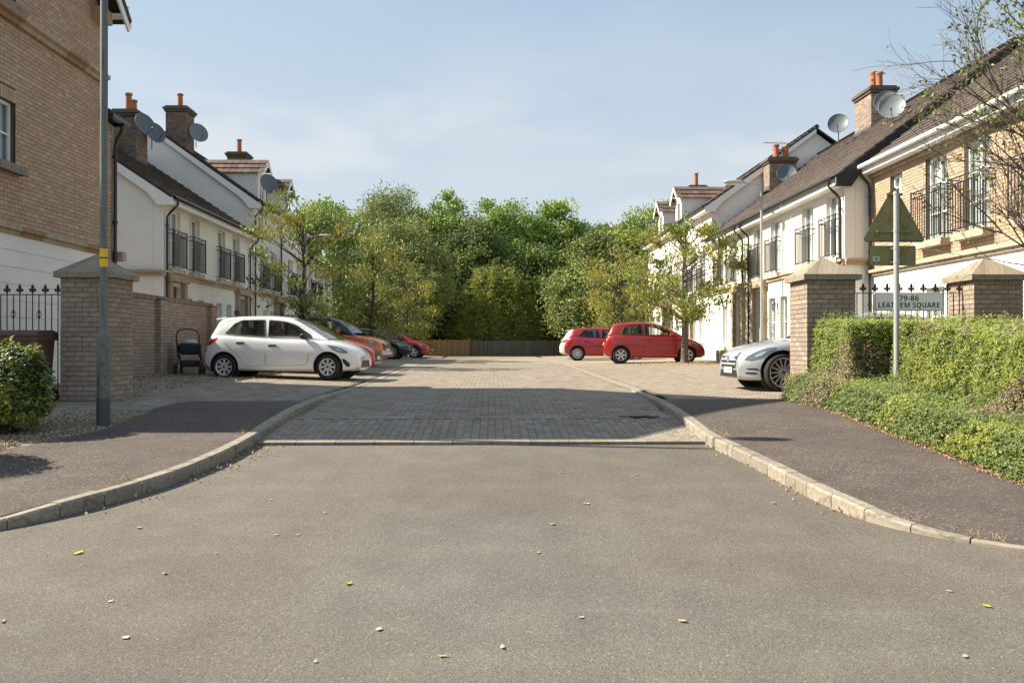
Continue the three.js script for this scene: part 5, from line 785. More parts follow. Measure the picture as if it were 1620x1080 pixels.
function tree({ name = 'tree', label, group, x, Z, y, h, r = 0.12, crown, clumps = 60, per = 60, cr = 0.5, leaf = [0.06, 0.13], cols, seed = 1, forkY = 0.35, mat = leafMat, sprig = 1, bark = M.bark, shape: shp = 'round', lean = 0, up = 0.35, category = 'tree', sizeJit = 0.5 }) {
  const rnd = makeRng(seed), gauss = () => (rnd() + rnd() + rnd() - 1.5) * 1.0, t = thing(name, label, category, group, [x, y, -Z]);
  const [cy, rx, ry, rz] = crown, wood = [], L = [], fork = h * forkY;
  const trunkTop = [lean * h * 0.5, Math.min(h * 0.86, cy + ry * 0.5), (rnd() - 0.5) * 0.3];
  wood.push(limb([[0, -0.15, 0], [lean * fork * 0.4, fork * 0.5, (rnd() - 0.5) * 0.06], [lean * fork, fork, (rnd() - 0.5) * 0.1], [lean * h * 0.45 + (rnd() - 0.5) * 0.2, lerp(fork, trunkTop[1], 0.55), (rnd() - 0.5) * 0.2], trunkTop], r, r * 0.18, 10), cyl(r * 1.35, r * 0.98, 0.3, 0, 0.0, 0, 10));
  const sizes = [];
  for (let i = 0; i < clumps; i++) {
    let u, v, w, d; do { u = rnd() * 2 - 1; v = rnd() * 2 - 1; w = rnd() * 2 - 1; d = Math.hypot(u, v, w); } while (d > 1 || d < 0.05);
    const rr2 = Math.pow(d, 0.55) / d; u *= rr2; v *= rr2; w *= rr2; // pushed outwards
    if (shp === 'cone') { const k = 1 - 0.55 * (v * 0.5 + 0.5); u *= k; w *= k; } else if (shp === 'egg') { const k = v > 0 ? 1 - 0.25 * v : 1; u *= k; w *= k; }
    const c = [u * rx + lean * h * 0.5, cy + v * ry, w * rz], ys = lerp(fork * 0.85, trunkTop[1] * 0.95, clamp((c[1] - fork) / Math.max(0.5, trunkTop[1] - fork) - 0.25 * rnd() - 0.1)), base = [lean * ys, ys, 0];
    const m = [lerp(base[0], c[0], 0.5), lerp(base[1], c[1], 0.5 - 0.15 * up) + up * 0.25 * ry * rnd(), lerp(base[2], c[2], 0.5)];
    wood.push(limb([base, m, c], r * (0.10 + 0.16 * rnd()), 0.004 + r * 0.015, 5));
    const tone = cols[Math.floor(rnd() * cols.length)], tk = 0.85 + 0.3 * rnd(), R = cr * (0.65 + 0.7 * rnd()), n = Math.round(per * (0.6 + 0.8 * rnd()));
    for (let k = 0; k < n; k++) { const g = [gauss() * R * 1.15, gauss() * R * 0.72, gauss() * R * 1.15]; const s = 1 - sizeJit / 2 + sizeJit * rnd(); L.push({ p: [c[0] + g[0], c[1] + g[1], c[2] + g[2]], r: [rnd() * 2.4 - 0.5, rnd() * 6.28, (rnd() - 0.5) * 1.6], s, c: vary(tone, tk * (0.8 + 0.4 * rnd()), (rnd() - 0.5) * 0.18) }); }
  }
  mesh('trunk', merge(wood), bark, t);
  leaves('crown', leafGeo(leaf[0], leaf[1], sprig, leaf[1] * 2.0, seed + 5), mat, L, t);
  return t;
}
const cherry = [[0.238, 0.297, 0.042], [0.297, 0.339, 0.048], [0.38, 0.375, 0.054], [0.178, 0.244, 0.042], [0.333, 0.321, 0.059]], yellowish = [[0.347, 0.347, 0.042], [0.284, 0.304, 0.047], [0.42, 0.378, 0.037], [0.2, 0.252, 0.042]], darkG = [[0.11, 0.173, 0.026], [0.142, 0.204, 0.03], [0.18, 0.236, 0.034], [0.117, 0.165, 0.03]], midG = [[0.197, 0.304, 0.038], [0.239, 0.337, 0.041], [0.167, 0.263, 0.038], [0.281, 0.364, 0.046]], willow = [[0.341, 0.383, 0.052], [0.395, 0.423, 0.056], [0.274, 0.328, 0.047]], greyG = [[0.211, 0.255, 0.056], [0.178, 0.228, 0.05], [0.25, 0.289, 0.062]];
const parkT = 'young trees among the parking bays';
tree({ name: 'parking_tree', label: 'young tree with a thin dark trunk rising behind the white hatchback', group: parkT, x: -6.25, Z: 29.2, y: PY(-6, 29), h: 6.0, r: 0.11, crown: [3.45, 1.75, 2.4, 1.5], clumps: 52, per: 78, cr: 0.36, leaf: [0.065, 0.155], cols: cherry, seed: 101, forkY: 0.3, up: 0.6, lean: 0.01 });
tree({ name: 'parking_tree', label: 'dense yellow green tree above the orange crossover', group: parkT, x: -5.3, Z: 39.2, y: PY(-6, 39), h: 6.2, r: 0.10, crown: [3.3, 1.75, 2.8, 1.7], clumps: 66, per: 80, cr: 0.42, leaf: [0.065, 0.15], cols: cherry, seed: 102, forkY: 0.25 });
tree({ name: 'parking_tree', label: 'small leafy tree drooping over the far red and navy cars', group: parkT, x: -4.9, Z: 50.5, y: PY(-6, 50), h: 4.6, r: 0.10, crown: [2.6, 2.1, 1.9, 1.8], clumps: 60, per: 70, cr: 0.45, leaf: [0.07, 0.16], cols: yellowish, seed: 103, forkY: 0.25 });
tree({ name: 'parking_tree', label: 'sparse young tree whose stout trunk stands before the three door hatchback', group: parkT, x: 6.92, Z: 31.6, y: PY(6.9, 31.6), h: 6.0, r: 0.145, crown: [3.3, 2.2, 2.0, 1.8], clumps: 70, per: 115, cr: 0.36, leaf: [0.062, 0.15], cols: cherry, seed: 104, forkY: 0.30, bark: M.barkPale, up: 0.6 });
tree({ name: 'parking_tree', label: 'yellowing tree behind the crimson hatchback near the right terrace', group: parkT, x: 6.8, Z: 46.5, y: PY(6.5, 46), h: 5.6, r: 0.12, crown: [3.3, 1.9, 2.3, 1.8], clumps: 80, per: 75, cr: 0.45, leaf: [0.07, 0.15], cols: yellowish, seed: 105, forkY: 0.28 });
// the wood behind the timber fences: each tree on its own
const wood = 'trees of the wood behind the fences';
const W0 = 0.75;
const big = (label, x, Z, h, rx, cols, seed, o = {}) => tree({ name: 'woodland_tree', label, group: wood, x, Z, y: W0, h: h * 0.93, r: 0.22, crown: [h * 0.54, rx, h * 0.41, rx * 0.8], clumps: 130, per: 80, cr: 0.68, leaf: [0.115, 0.21], sprig: 3, cols, seed, mat: leafMatFar, forkY: 0.22, shape: 'egg', sizeJit: 0.9, ...o });
big('dense green tree at the left end of the wood beside the terrace', -11.4, 62, 11.4, 3.4, midG, 201);
big('loose pale willow like tree of the wood with feathery top', -7.6, 66, 13.0, 3.4, greyG, 202, { leaf: [0.06, 0.30], cr: 0.85 });
big('grey green feathery tree of the wood with drooping twigs over the navy car', -6.0, 58.5, 9.4, 3.2, greyG, 203, { leaf: [0.06, 0.28] });
big('tall rounded maple like tree of the wood left of the middle shrub', -3.4, 66, 12.6, 3.0, midG, 204);
big('tall bright green tree of the wood straight behind the middle shrub', 0.9, 67, 12.9, 3.5, midG, 205);
big('tall dark green tree of the wood right of the middle shrub', 5.0, 68, 12.4, 2.8, midG, 206);
big('narrow dark tree of the wood between the maple and the middle tree', -1.3, 63.5, 10.6, 2.4, darkG, 207);
big('dark ivy clad tree of the wood in deep shade at the left', -4.8, 62.3, 8.0, 2.7, darkG, 208, { crown: [4.0, 2.7, 3.6, 2.2] });
big('dark low tree of the wood above the grey fence', 3.6, 63.2, 8.4, 2.4, darkG, 209, { crown: [4.2, 2.4, 3.8, 2.0] });
big('pale grey green tree of the wood leaning towards the crimson hatchback', 6.6, 57.5, 8.2, 2.6, greyG, 210, { crown: [4.2, 2.6, 3.6, 2.2] });
big('yellow green tree of the wood beside the right terrace', 9.2, 61, 9.8, 2.9, yellowish.concat(midG), 211);
big('green tree of the wood rising behind the last dormer', 12.2, 66, 12.2, 3.2, midG, 212);
big('dark tree of the wood filling the gap by the left lamp', -9.2, 59.5, 7.6, 2.6, darkG, 213, { crown: [4, 2.6, 3.4, 2.2] });
big('deep green back tree of the wood closing the skyline in the centre', 2.8, 74, 12.2, 3.8, darkG, 214);
big('deep green back tree of the wood closing the skyline at the left', -5.8, 74, 12.6, 4.2, darkG, 215);
big('deep green back tree of the wood closing the skyline at the right', 8.6, 75, 12.0, 4.2, darkG, 216);
{ // mound shaped shrub with upright shoots in the middle
  const rnd = makeRng(301), t = thing('mound_shrub', 'big mound shaped shrub with upright feathery shoots behind the grey fence', 'shrub', null, [0.4, W0, -60.95]), L = [], S = [];
  for (let i = 0; i < 900; i++) { const a = rnd() * 6.28, d = Math.sqrt(rnd()), x = Math.cos(a) * d * 4.2, z = Math.sin(a) * d * 2.2, top = 6.3 * Math.pow(Math.max(0.02, 1 - Math.pow(d, 1.7) * 0.97), 0.8) * (0.82 + 0.3 * rnd() * rnd() + 0.16 * rnd()), len = 1.3 + rnd() * 1.2, tone = willow[i % 3], k = 0.8 + 0.4 * rnd(); S.push(limb([[x * 0.8, Math.max(0, top - len - 1), z * 0.8], [x, top - len * 0.4, z], [x * 1.03, top, z]], 0.02, 0.006, 4)); for (let n = 0; n < 34; n++) { const q = rnd(); L.push({ p: [x + (rnd() - 0.5) * 0.3, top - len * q, z + (rnd() - 0.5) * 0.3], r: [(rnd() - 0.5) * 0.7, rnd() * 6.28, (rnd() - 0.5) * 0.7], s: 0.7 + 0.6 * rnd(), c: vary(tone, k * (0.8 + 0.4 * rnd()), (rnd() - 0.5) * 0.1) }); } }
  for (let i = 0; i < 9000; i++) { const a = rnd() * 6.28, d = Math.sqrt(rnd()), x = Math.cos(a) * d * 4.2, z = Math.sin(a) * d * 2.2, top = 4.9 * Math.pow(Math.max(0.02, 1 - Math.pow(d, 1.7) * 0.97), 0.8); L.push({ p: [x, top * rnd(), z], r: [rnd() * 2, rnd() * 6.28, rnd()], s: 0.8 + 0.6 * rnd(), c: vary(darkG[i % 4], 0.8 + 0.4 * rnd(), 0) }); }
  mesh('stems', merge(S), M.bark, t); leaves('foliage', leafGeo(0.06, 0.28, 2, 0.2, 4), leafMatFar, L, t);
}
{ // low undergrowth behind the fence, one dark mass
  const rnd = makeRng(302), L = []; for (let i = 0; i < 26000; i++) { const x = -13 + rnd() * 26, Z = 61.5 + rnd() * 4, top = 2.2 + 2.6 * fbm(x * 0.6, 3, 8, 3); L.push({ p: [x, W0 + top * Math.pow(rnd(), 0.6), -Z], r: [rnd() * 3, rnd() * 6.28, rnd() * 2], s: 0.8 + 0.8 * rnd(), c: vary(darkG[i % 4], 0.7 + 0.5 * rnd(), (rnd() - 0.5) * 0.1) }); }
  const im = leaves('undergrowth', leafGeo(0.12, 0.2, 4, 0.4, 7), leafMatFar, L, scene); tag(im, 'dark tangled undergrowth at the foot of the wood', 'undergrowth', null, 'stuff');
}
// ---------------------------------------------------------------- near shrubs and hedges
function bush(label, x, Z, y, rw, h, cols, seed, n = 4200, grp) {
  const rnd = makeRng(seed), t = thing('bush', label, 'bush', grp, [x, y, -Z]), L = [], S = [];
  for (let i = 0; i < 70; i++) { const a = rnd() * 6.28, d = Math.sqrt(rnd()) * 0.9, v = 0.35 + 0.6 * rnd(); S.push(limb([[Math.cos(a) * 0.1, -0.1, Math.sin(a) * 0.1], [Math.cos(a) * d * rw * 0.4, h * v * 0.45, Math.sin(a) * d * rw * 0.4], [Math.cos(a) * d * rw, h * v, Math.sin(a) * d * rw]], 0.012, 0.003, 5)); }
  for (let i = 0; i < n; i++) {
    const a = rnd() * 6.28, el = Math.asin(rnd() * 1.8 - 0.8), nz = fbm(a * 1.6 + 3, el * 2.2 + 5, seed, 3), k = (0.72 + 0.56 * nz) * Math.pow(rnd(), 0.2), c = Math.cos(el);
    const px = Math.cos(a) * c * rw * k, pz = Math.sin(a) * c * rw * k, py = h * 0.52 + Math.sin(el) * h * 0.5 * k; if (py < 0.05) continue;
    const out = new THREE.Vector3(px, (py - h * 0.3) * 1.4, pz).normalize().add(new THREE.Vector3(rnd() - 0.5, rnd() * 0.9, rnd() - 0.5)).normalize(), q = new THREE.Quaternion().setFromUnitVectors(new THREE.Vector3(0, 1, 0), out).multiply(new THREE.Quaternion().setFromAxisAngle(new THREE.Vector3(0, 1, 0), rnd() * 6.28));
    const young = rnd() < 0.42 + 0.5 * smooth(0.5, 0.7, nz); const tone = cols[young ? 1 + Math.floor(rnd() * (cols.length - 1)) : 0];
    L.push({ p: [px, py, pz], q, s: 0.7 + 0.6 * rnd(), c: vary(tone, 0.75 + 0.5 * rnd(), (rnd() - 0.5) * 0.15) });
  }
  mesh('stems', merge(S), M.bark, t); leaves('foliage', leafGeo(0.032, 0.055, 3, 0.05, seed), leafMat, L, t); return t;
}
const bushC = [[0.075, 0.115, 0.022], [0.33, 0.37, 0.03], [0.42, 0.42, 0.035], [0.22, 0.28, 0.03]];
bush('rounded glossy yellow green bush on the gravel before the brown bin', -5.68, 10.55, FY(10.5), 0.48, 1.04, bushC, 401, 6500, 'bushes on the gravel');
bush('rounded bush on the gravel outside the view, its shadow lying on the footpath', -5.75, 8.75, FY(8.8), 0.58, 1.1, bushC, 402, 2600, 'bushes on the gravel');
{ // clipped hedge: a tall block behind and a low skirt in front
  const tops = (x, Z) => { const edge = 4.68 - 0.2 * smooth(12, 13, Z) + 0.14 * (fbm(Z * 1.2, 2, 5, 3) - 0.5), s = x - edge; if (s < 0 || Z > 13.78) return -1; const nz = 0.7 + 0.6 * fbm(x * 1.3, Z * 1.3, 44, 4), rag = 0.3 * (fbm(x * 2 + 4, Z * 2, 21, 3) - 0.5); const low = 0.38 * smooth(0, 0.14, s) * (0.55 + 0.45 * nz); const t1 = smooth(12.4, 12.7, Z + rag) * smooth(4.98, 5.1, x + rag * 0.2), t2 = smooth(5.6, 5.8, x + rag) * (1 - 0.45 * smooth(11.75, 12.0, Z) * (1 - smooth(12.3, 12.5, Z)) * (1 - smooth(5.95, 6.2, x))); return lerp(low, 1.12 * (0.90 + 0.16 * nz) , Math.max(t1, t2)); };
  const rnd = makeRng(403), t = thing('hedge', 'broad clipped green hedge with a low skirt along the footpath below the sign', 'hedge', null, [0, 0, 0]), L = [];
  const C1 = [[0.216, 0.265, 0.013], [0.174, 0.231, 0.013], [0.275, 0.299, 0.016], [0.128, 0.183, 0.013]], C2 = [[0.138, 0.188, 0.016], [0.105, 0.156, 0.015], [0.184, 0.216, 0.023], [0.082, 0.128, 0.013]], C3 = [[0.24, 0.18, 0.09], [0.18, 0.128, 0.068], [0.3, 0.225, 0.12]];
  let guard = 0;
  while (L.length < 150000 && guard++ < 7000000) {
    const Z = lerp(7.4, 13.95, rnd()), x = 4.42 + rnd() * 4.78, h = tops(x, Z); if (h < 0.03) continue;
    const y = rnd() * 1.3; if (y > h + 0.03) continue;
    const e = 0.12, hx = tops(x - e, Z), hz = tops(x, Z - e), top = h - y < e; if (!top && hx > y && hz > y) continue; if (x > 7.5 && rnd() < 0.4) continue; if (fbm(x * 5 + 3, Z * 5 + y * 6, 88, 3) < 0.33 && rnd() < 0.75) continue;
    const patch = fbm(x * 1.6, Z * 1.6 + y * 2, 55, 3), bare = smooth(0.52, 0.64, fbm(x * 1.1 + 7, Z * 1.1 + y * 1.5, 66, 3));
    const low = h < 0.62; let tone = (low ? C2 : C1)[Math.floor(rnd() * 4)]; if (patch > 0.62 && rnd() < 0.6) tone = C1[2]; if (bare > 0.4 && rnd() < 0.7 * bare) tone = C3[Math.floor(rnd() * 3)];
    const nrm = new THREE.Vector3(hx < y ? -1 : 0, top ? 1 : 0.25, hz < y ? 1 : 0).normalize().add(new THREE.Vector3(rnd() - 0.5, rnd() - 0.3, rnd() - 0.5).multiplyScalar(1.5)).normalize(), q = new THREE.Quaternion().setFromUnitVectors(new THREE.Vector3(0, 1, 0), nrm).multiply(new THREE.Quaternion().setFromAxisAngle(new THREE.Vector3(0, 1, 0), rnd() * 6.28));
    const shoot = top && rnd() < 0.06 ? 0.03 + 0.11 * rnd() : 0;
    L.push({ p: [x, FY(Z) + y + shoot, -Z], q, s: 0.65 + 0.7 * rnd(), c: vary(tone, 0.5 + 0.8 * rnd(), (rnd() - 0.5) * 0.12) });
  }
  const S = []; for (let i = 0; i < 420; i++) { const Z = lerp(7.6, 13.8, rnd()), x = 4.8 + rnd() * 4, h = tops(x, Z); if (h < 0.1) continue; S.push(limb([[x, FY(Z) - 0.05, -Z], [x + (rnd() - 0.5) * 0.2, FY(Z) + h * 0.5, -Z + (rnd() - 0.5) * 0.2], [x + (rnd() - 0.6) * 0.4, FY(Z) + h * 0.97, -Z + (rnd() - 0.3) * 0.4]], 0.009, 0.003, 4)); }
  mesh('twigs', merge(S), M.barkPale, t);
  // dense dark heart so that the hedge is not see-through
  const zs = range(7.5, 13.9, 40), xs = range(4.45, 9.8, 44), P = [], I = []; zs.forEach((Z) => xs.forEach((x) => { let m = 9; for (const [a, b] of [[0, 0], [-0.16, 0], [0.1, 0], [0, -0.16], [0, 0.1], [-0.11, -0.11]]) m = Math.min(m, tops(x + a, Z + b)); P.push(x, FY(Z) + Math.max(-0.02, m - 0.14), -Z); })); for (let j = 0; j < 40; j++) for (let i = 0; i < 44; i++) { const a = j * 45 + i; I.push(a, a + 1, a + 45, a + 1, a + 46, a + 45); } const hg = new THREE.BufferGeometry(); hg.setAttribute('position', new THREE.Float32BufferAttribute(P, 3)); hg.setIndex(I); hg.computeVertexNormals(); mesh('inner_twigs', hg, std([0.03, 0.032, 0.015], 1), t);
  leaves('foliage', leafGeo(0.013, 0.028, 5, 0.045, 9), leafMatHedge, L, t);
}
{ // bare branched tree hanging in from the right
  const rnd = makeRng(507), t = thing('bare_tree', 'half bare tree with pale thin branches and few leaves behind the hedge', 'tree', null, [9.1, FY(13) , -13.1]), wd = [], L = [], TW = [];
  wd.push(limb([[0, -0.2, 0], [0.05, 1.0, 0.02], [-0.05, 2.0, 0.0], [0.1, 3.4, -0.05], [0.2, 5.6, 0]], 0.12, 0.03, 10));
  const grow = (p, d, len, r, lvl) => {
    const pts = [p.toArray()], dir = d.clone(); let q = p.clone(); const n = 4;
    for (let i = 0; i < n; i++) { dir.add(new THREE.Vector3((rnd() - 0.5) * 0.35, (rnd() - 0.45) * 0.32 + (lvl > 1 ? -0.03 : 0.02), (rnd() - 0.5) * 0.35)).normalize(); q = q.clone().addScaledVector(dir, len / n); pts.push(q.toArray()); if (lvl < 3 && i > 0) { const kids = lvl === 0 ? 2 : 1 + (rnd() < 0.6 ? 1 : 0); for (let k = 0; k < kids; k++) { const sd = dir.clone().add(new THREE.Vector3((rnd() - 0.5) * 1.5, (rnd() - 0.4) * 1.2, (rnd() - 0.5) * 1.5)).normalize(); grow(q, sd, len * (0.42 + 0.25 * rnd()), r * 0.5, lvl + 1); } } }
    (lvl < 2 ? wd : TW).push(limb(pts, r, Math.max(0.0022, r * 0.35), lvl < 2 ? 6 : 4));
    if (lvl >= 2) { const leafy = (q.y > 4.0 ? (q.x > -1.2 ? 0.92 : 0.34) : q.y > 3.2 ? 0.14 : 0.05), cnt = rnd() < leafy ? 3 + Math.floor(rnd() * 6) : 0; for (let k = 0; k < cnt; k++) { const b = pts[1 + Math.floor(rnd() * n)]; L.push({ p: [b[0] + (rnd() - 0.5) * 0.16, b[1] + (rnd() - 0.5) * 0.16, b[2] + (rnd() - 0.5) * 0.16], r: [rnd() * 3, rnd() * 6.28, rnd() * 3], s: 0.7 + 0.6 * rnd(), c: vary([[0.12, 0.165, 0.035], [0.20, 0.225, 0.035], [0.15, 0.19, 0.035]][Math.floor(rnd() * 3)], 0.8 + 0.4 * rnd(), 0) }); } }
  };
  const starts = [[1.3, [-0.85, 0.62, 0.1], 2.0], [1.6, [-0.75, 0.75, -0.2], 2.3], [2.0, [-0.9, 0.55, 0.3], 2.2], [2.3, [-0.6, 0.9, 0.1], 2.2], [2.6, [-0.85, 0.65, -0.1], 2.4], [3.0, [-0.8, 0.7, 0.15], 2.4], [3.4, [-0.5, 0.95, 0.0], 2.0], [3.8, [-0.8, 0.7, 0.1], 1.9], [2.2, [0.8, 0.6, 0.2], 2], [3.2, [0.6, 0.7, -0.4], 1.8], [4.2, [-0.3, 0.9, 0.3], 1.5], [1.1, [-0.7, 0.5, 0.5], 1.6], [1.5, [-0.95, 0.4, 0.15], 1.9]];
  for (const [y, d, len] of starts) grow(new THREE.Vector3(0, y, 0), new THREE.Vector3(d[0] * 0.7, d[1] * 1.2, d[2]).normalize(), len * 0.95, 0.028, 0);
  mesh('trunk', merge(wd), M.barkPale, t); const tw = mesh('twigs', merge(TW), M.barkPale, t); tw.userData.kind = 'stuff';
  leaves('crown', leafGeo(0.045, 0.07, 1, 0, 3), leafMat, L, t);
}
// ---------------------------------------------------------------- timber fences at the far end
function timberFence(label, x0, x1, Z, h, mat, seed) {
  const t = thing('timber_fence', label, 'fence', null, [0, PY(0, Z) - 0.06, -Z]), rnd = makeRng(seed), n = Math.round((x1 - x0) / 0.125), geo = box(0.118, h, 0.02), ms = [0.85, 0.95, 1.05, 1.15].map((k) => { const m = mat.clone(); m.color.multiplyScalar(k); return m; });
  for (let i = 0; i < n; i++) { const m = mesh('board', geo, ms[Math.floor(rnd() * 4)], t); m.position.set(x0 + 0.0625 + i * 0.125, h / 2 + (rnd() - 0.5) * 0.03, (rnd() - 0.5) * 0.008); m.rotation.z = (rnd() - 0.5) * 0.012; }
  for (const y of [0.25, h - 0.2]) mesh('rail', box(x1 - x0, 0.08, 0.04, (x0 + x1) / 2, y, -0.04), mat, t);
  for (let x = x0; x <= x1 + 0.01; x += (x1 - x0) / Math.max(1, Math.round((x1 - x0) / 1.9))) mesh('post', box(0.1, h + 0.1, 0.1, x, h / 2 + 0.05, -0.115), mat, t);
}
timberFence('new warm brown timber fence beyond the far red car', -7.2, -1.45, 57.6, 1.12, M.wood, 1);
timberFence('old grey timber fence in the shade of the wood', -1.35, 5.2, 58.6, 1.08, M.woodGrey, 2);
struct('leafy_verge', sheet([56, 57.5, 60, 64, 80], () => -20, () => 20, 6, (x, Z) => RY(Z) - 0.02), M.soil);

// ---------------------------------------------------------------- street lamps
function streetLamp(label, x, Z, y, H, arm, turn, withBand) {
  const t = thing('street_lamp', label, 'street lamp', 'street lamps', [x, y, -Z], turn), a = arm;
  if (withBand) {
    mesh('base', merge([cyl(0.078, 0.078, 1.12, 0, 0.56 - 0.12 + 0.12, 0, 24)]), M.galv, t);
    mesh('base_coating', cyl(0.0795, 0.0795, 0.37, 0, 0.165, 0, 24), M.galvDark, t);
    mesh('shoulder', cyl(0.078, 0.047, 0.07, 0, 1.155, 0, 24), M.galv, t);
    mesh('door', box(0.085, 0.5, 0.012, 0, 0.72, -0.078), M.galv, t);
    mesh('pole', cyl(0.046, 0.044, H - 1.15, 0, 1.15 + (H - 1.15) / 2, 0, 20), M.galv, t);
    for (const dy of [0, 0.1155]) mesh('band', cyl(0.0475, 0.0475, 0.107, 0, 2.02 + dy, 0, 20), M.yellow, t);
    mesh('band_line', cyl(0.0482, 0.0482, 0.016, 0, 2.0778, 0, 20), M.black, t);
  } else { mesh('base', cyl(0.07, 0.07, 1.2, 0, 0.6, 0, 18), M.galvPale, t); mesh('pole', cyl(0.045, 0.04, H - 1.2, 0, 1.2 + (H - 1.2) / 2, 0, 16), M.galvPale, t); }
  mesh('arm', tube([[0, H - 0.15, 0], [0, H - 0.02, 0], [0.06, H + 0.03, 0], [a - 0.35, H + 0.09, 0], [a - 0.3, H + 0.095, 0]], 0.024, 30, 8), withBand ? M.galv : M.galvPale, t);
  const hd = lathe([[0.0, -0.36], [0.05, -0.35], [0.095, -0.25], [0.12, -0.1], [0.115, 0.1], [0.07, 0.26], [0.03, 0.3]], 18); hd.rotateZ(Math.PI / 2); hd.scale(1, 0.62, 1.1); hd.translate(a - 0.1, H + 0.11, 0); const head = mesh('lamp_head', hd, M.galvPale, t);
  const ln = lathe([[0, -0.24], [0.05, -0.23], [0.085, -0.1], [0.085, 0.08], [0.05, 0.2], [0, 0.21]], 16); ln.rotateZ(Math.PI / 2); ln.scale(1, 0.6, 1); ln.translate(a - 0.02, H + 0.055, 0); mesh('lens', ln, M.lens, head);
  return t;
}
streetLamp('grey street lamp post with a yellow band beside the shaded brick pier', -4.78, 11.0, FY(11) - 0.01, 6.0, 0.75, rad(-6), true);
streetLamp('pale street lamp with its arm over the bays before the sunlit terrace', 8.6, 28.0, PY(8.6, 28), 5.75, 0.95, Math.PI, false);
streetLamp('far pale street lamp whose head shows against the wood on the right', 8.9, 57.0, PY(8.9, 57), 5.7, 1.0, Math.PI, false);
streetLamp('pale street lamp rising out of the young trees before the shaded terrace', -8.4, 40.2, PY(-8.4, 40), 5.4, 0.9, 0, false);

// ---------------------------------------------------------------- railings with fleur-de-lis finials
const fleur = (() => { const s = new THREE.Shape(); s.moveTo(-0.012, 0); s.lineTo(0.012, 0); s.lineTo(0.014, 0.03); s.lineTo(0.036, 0.022); s.quadraticCurveTo(0.056, 0.03, 0.05, 0.055); s.quadraticCurveTo(0.042, 0.072, 0.028, 0.062); s.quadraticCurveTo(0.036, 0.05, 0.022, 0.045); s.lineTo(0.012, 0.05); s.quadraticCurveTo(0.03, 0.09, 0, 0.135); s.quadraticCurveTo(-0.03, 0.09, -0.012, 0.05); s.lineTo(-0.022, 0.045); s.quadraticCurveTo(-0.036, 0.05, -0.028, 0.062); s.quadraticCurveTo(-0.042, 0.072, -0.05, 0.055); s.quadraticCurveTo(-0.056, 0.03, -0.036, 0.022); s.lineTo(-0.014, 0.03); return new THREE.ExtrudeGeometry(s, { depth: 0.012, bevelEnabled: true, bevelSize: 0.003, bevelThickness: 0.003, bevelSegments: 1, curveSegments: 6 }).translate(0, 0, -0.006); })();
function railing(label, x0, x1, Z, y0, yTop, first, twists) {
  const t = thing('iron_railing', label, 'railing', 'entrance railings', [0, 0, -Z]);
  mesh('top_rail', box(x1 - x0, 0.014, 0.034, (x0 + x1) / 2, yTop, 0), M.iron, t); mesh('bottom_rail', box(x1 - x0, 0.014, 0.034, (x0 + x1) / 2, y0 + 0.12, 0), M.iron, t);
  let i = 0; for (let x = first; x < x1 - 0.02; x += 0.0985, i++) {
    const tall = i % 2 === 0, top = tall ? yTop + 0.03 : yTop - 0.008, b = mesh('bar', cyl(0.0085, 0.0085, top - y0, x, (top + y0) / 2, 0, 8), M.iron, t);
    if (tall) { const f = mesh('finial', fleur, M.iron, b); f.position.set(x, yTop + 0.028, 0); }
    if (twists.includes(i)) { const w = []; for (let k = 0; k < 4; k++) w.push(tube(range(0, 1, 8).map((q) => { const a = k * Math.PI / 2 + q * 2.4, rr3 = 0.034 * Math.sin(Math.PI * q); return [x + Math.cos(a) * rr3, yTop - 0.38 + q * 0.15, Math.sin(a) * rr3]; }), 0.0045, 12, 5)); mesh('twisted_basket', merge(w), M.iron, b); }
  }
  return t;
}
railing('black iron railing with fleur finials behind the wheeled bins', -9.4, -6.57, 14.0, FY(13.7) - 0.05, 2.39, -9.35, [5, 13, 19, 23]);
railing('black iron railing with fleur finials between the piers, carrying the name plate', 5.74, 7.62, 14.15, FY(13.9) - 0.05, 2.44, 5.80, [4, 11]);

{ // name plate
  const cv = document.createElement('canvas'); cv.width = 1024; cv.height = 270; const c = cv.getContext('2d');
  c.fillStyle = '#eeefe8'; c.fillRect(0, 0, 1024, 270); c.strokeStyle = '#33352f'; c.lineWidth = 7; c.strokeRect(9, 9, 1006, 252); c.fillStyle = '#14150f'; c.textAlign = 'center'; c.textBaseline = 'middle';
  c.font = 'bold 112px sans-serif'; c.lineWidth = 0.5; c.strokeStyle = '#14150f'; const put = (s, y, w) => { c.save(); const m = c.measureText(s).width; c.translate(512, y); c.scale(w / m, 1); c.fillText(s, 0, 0); c.strokeText(s, 0, 0); c.restore(); };
  put('79-86', 84, 300); put('LEATHEM SQUARE', 186, 930);
  const tx = new THREE.CanvasTexture(cv); tx.colorSpace = THREE.SRGBColorSpace;
  const t = thing('name_plate', 'pale street name plate reading 79-86 LEATHEM SQUARE on the railing', 'sign', null, [6.72, 2.30, -14.10]);
  mesh('plate', rbox(1.13, 0.30, 0.012, 0.005, 0, 0, 0), M.signWhite, t); const f = new THREE.PlaneGeometry(1.12, 0.29); f.translate(0, 0, 0.0085); mesh('lettering', f, new THREE.MeshStandardMaterial({ map: tx, roughness: 0.55 }), t);
  for (const x of [-0.42, 0.42]) mesh('clip', box(0.03, 0.03, 0.03, x, 0.08, -0.02), M.iron, t);
}
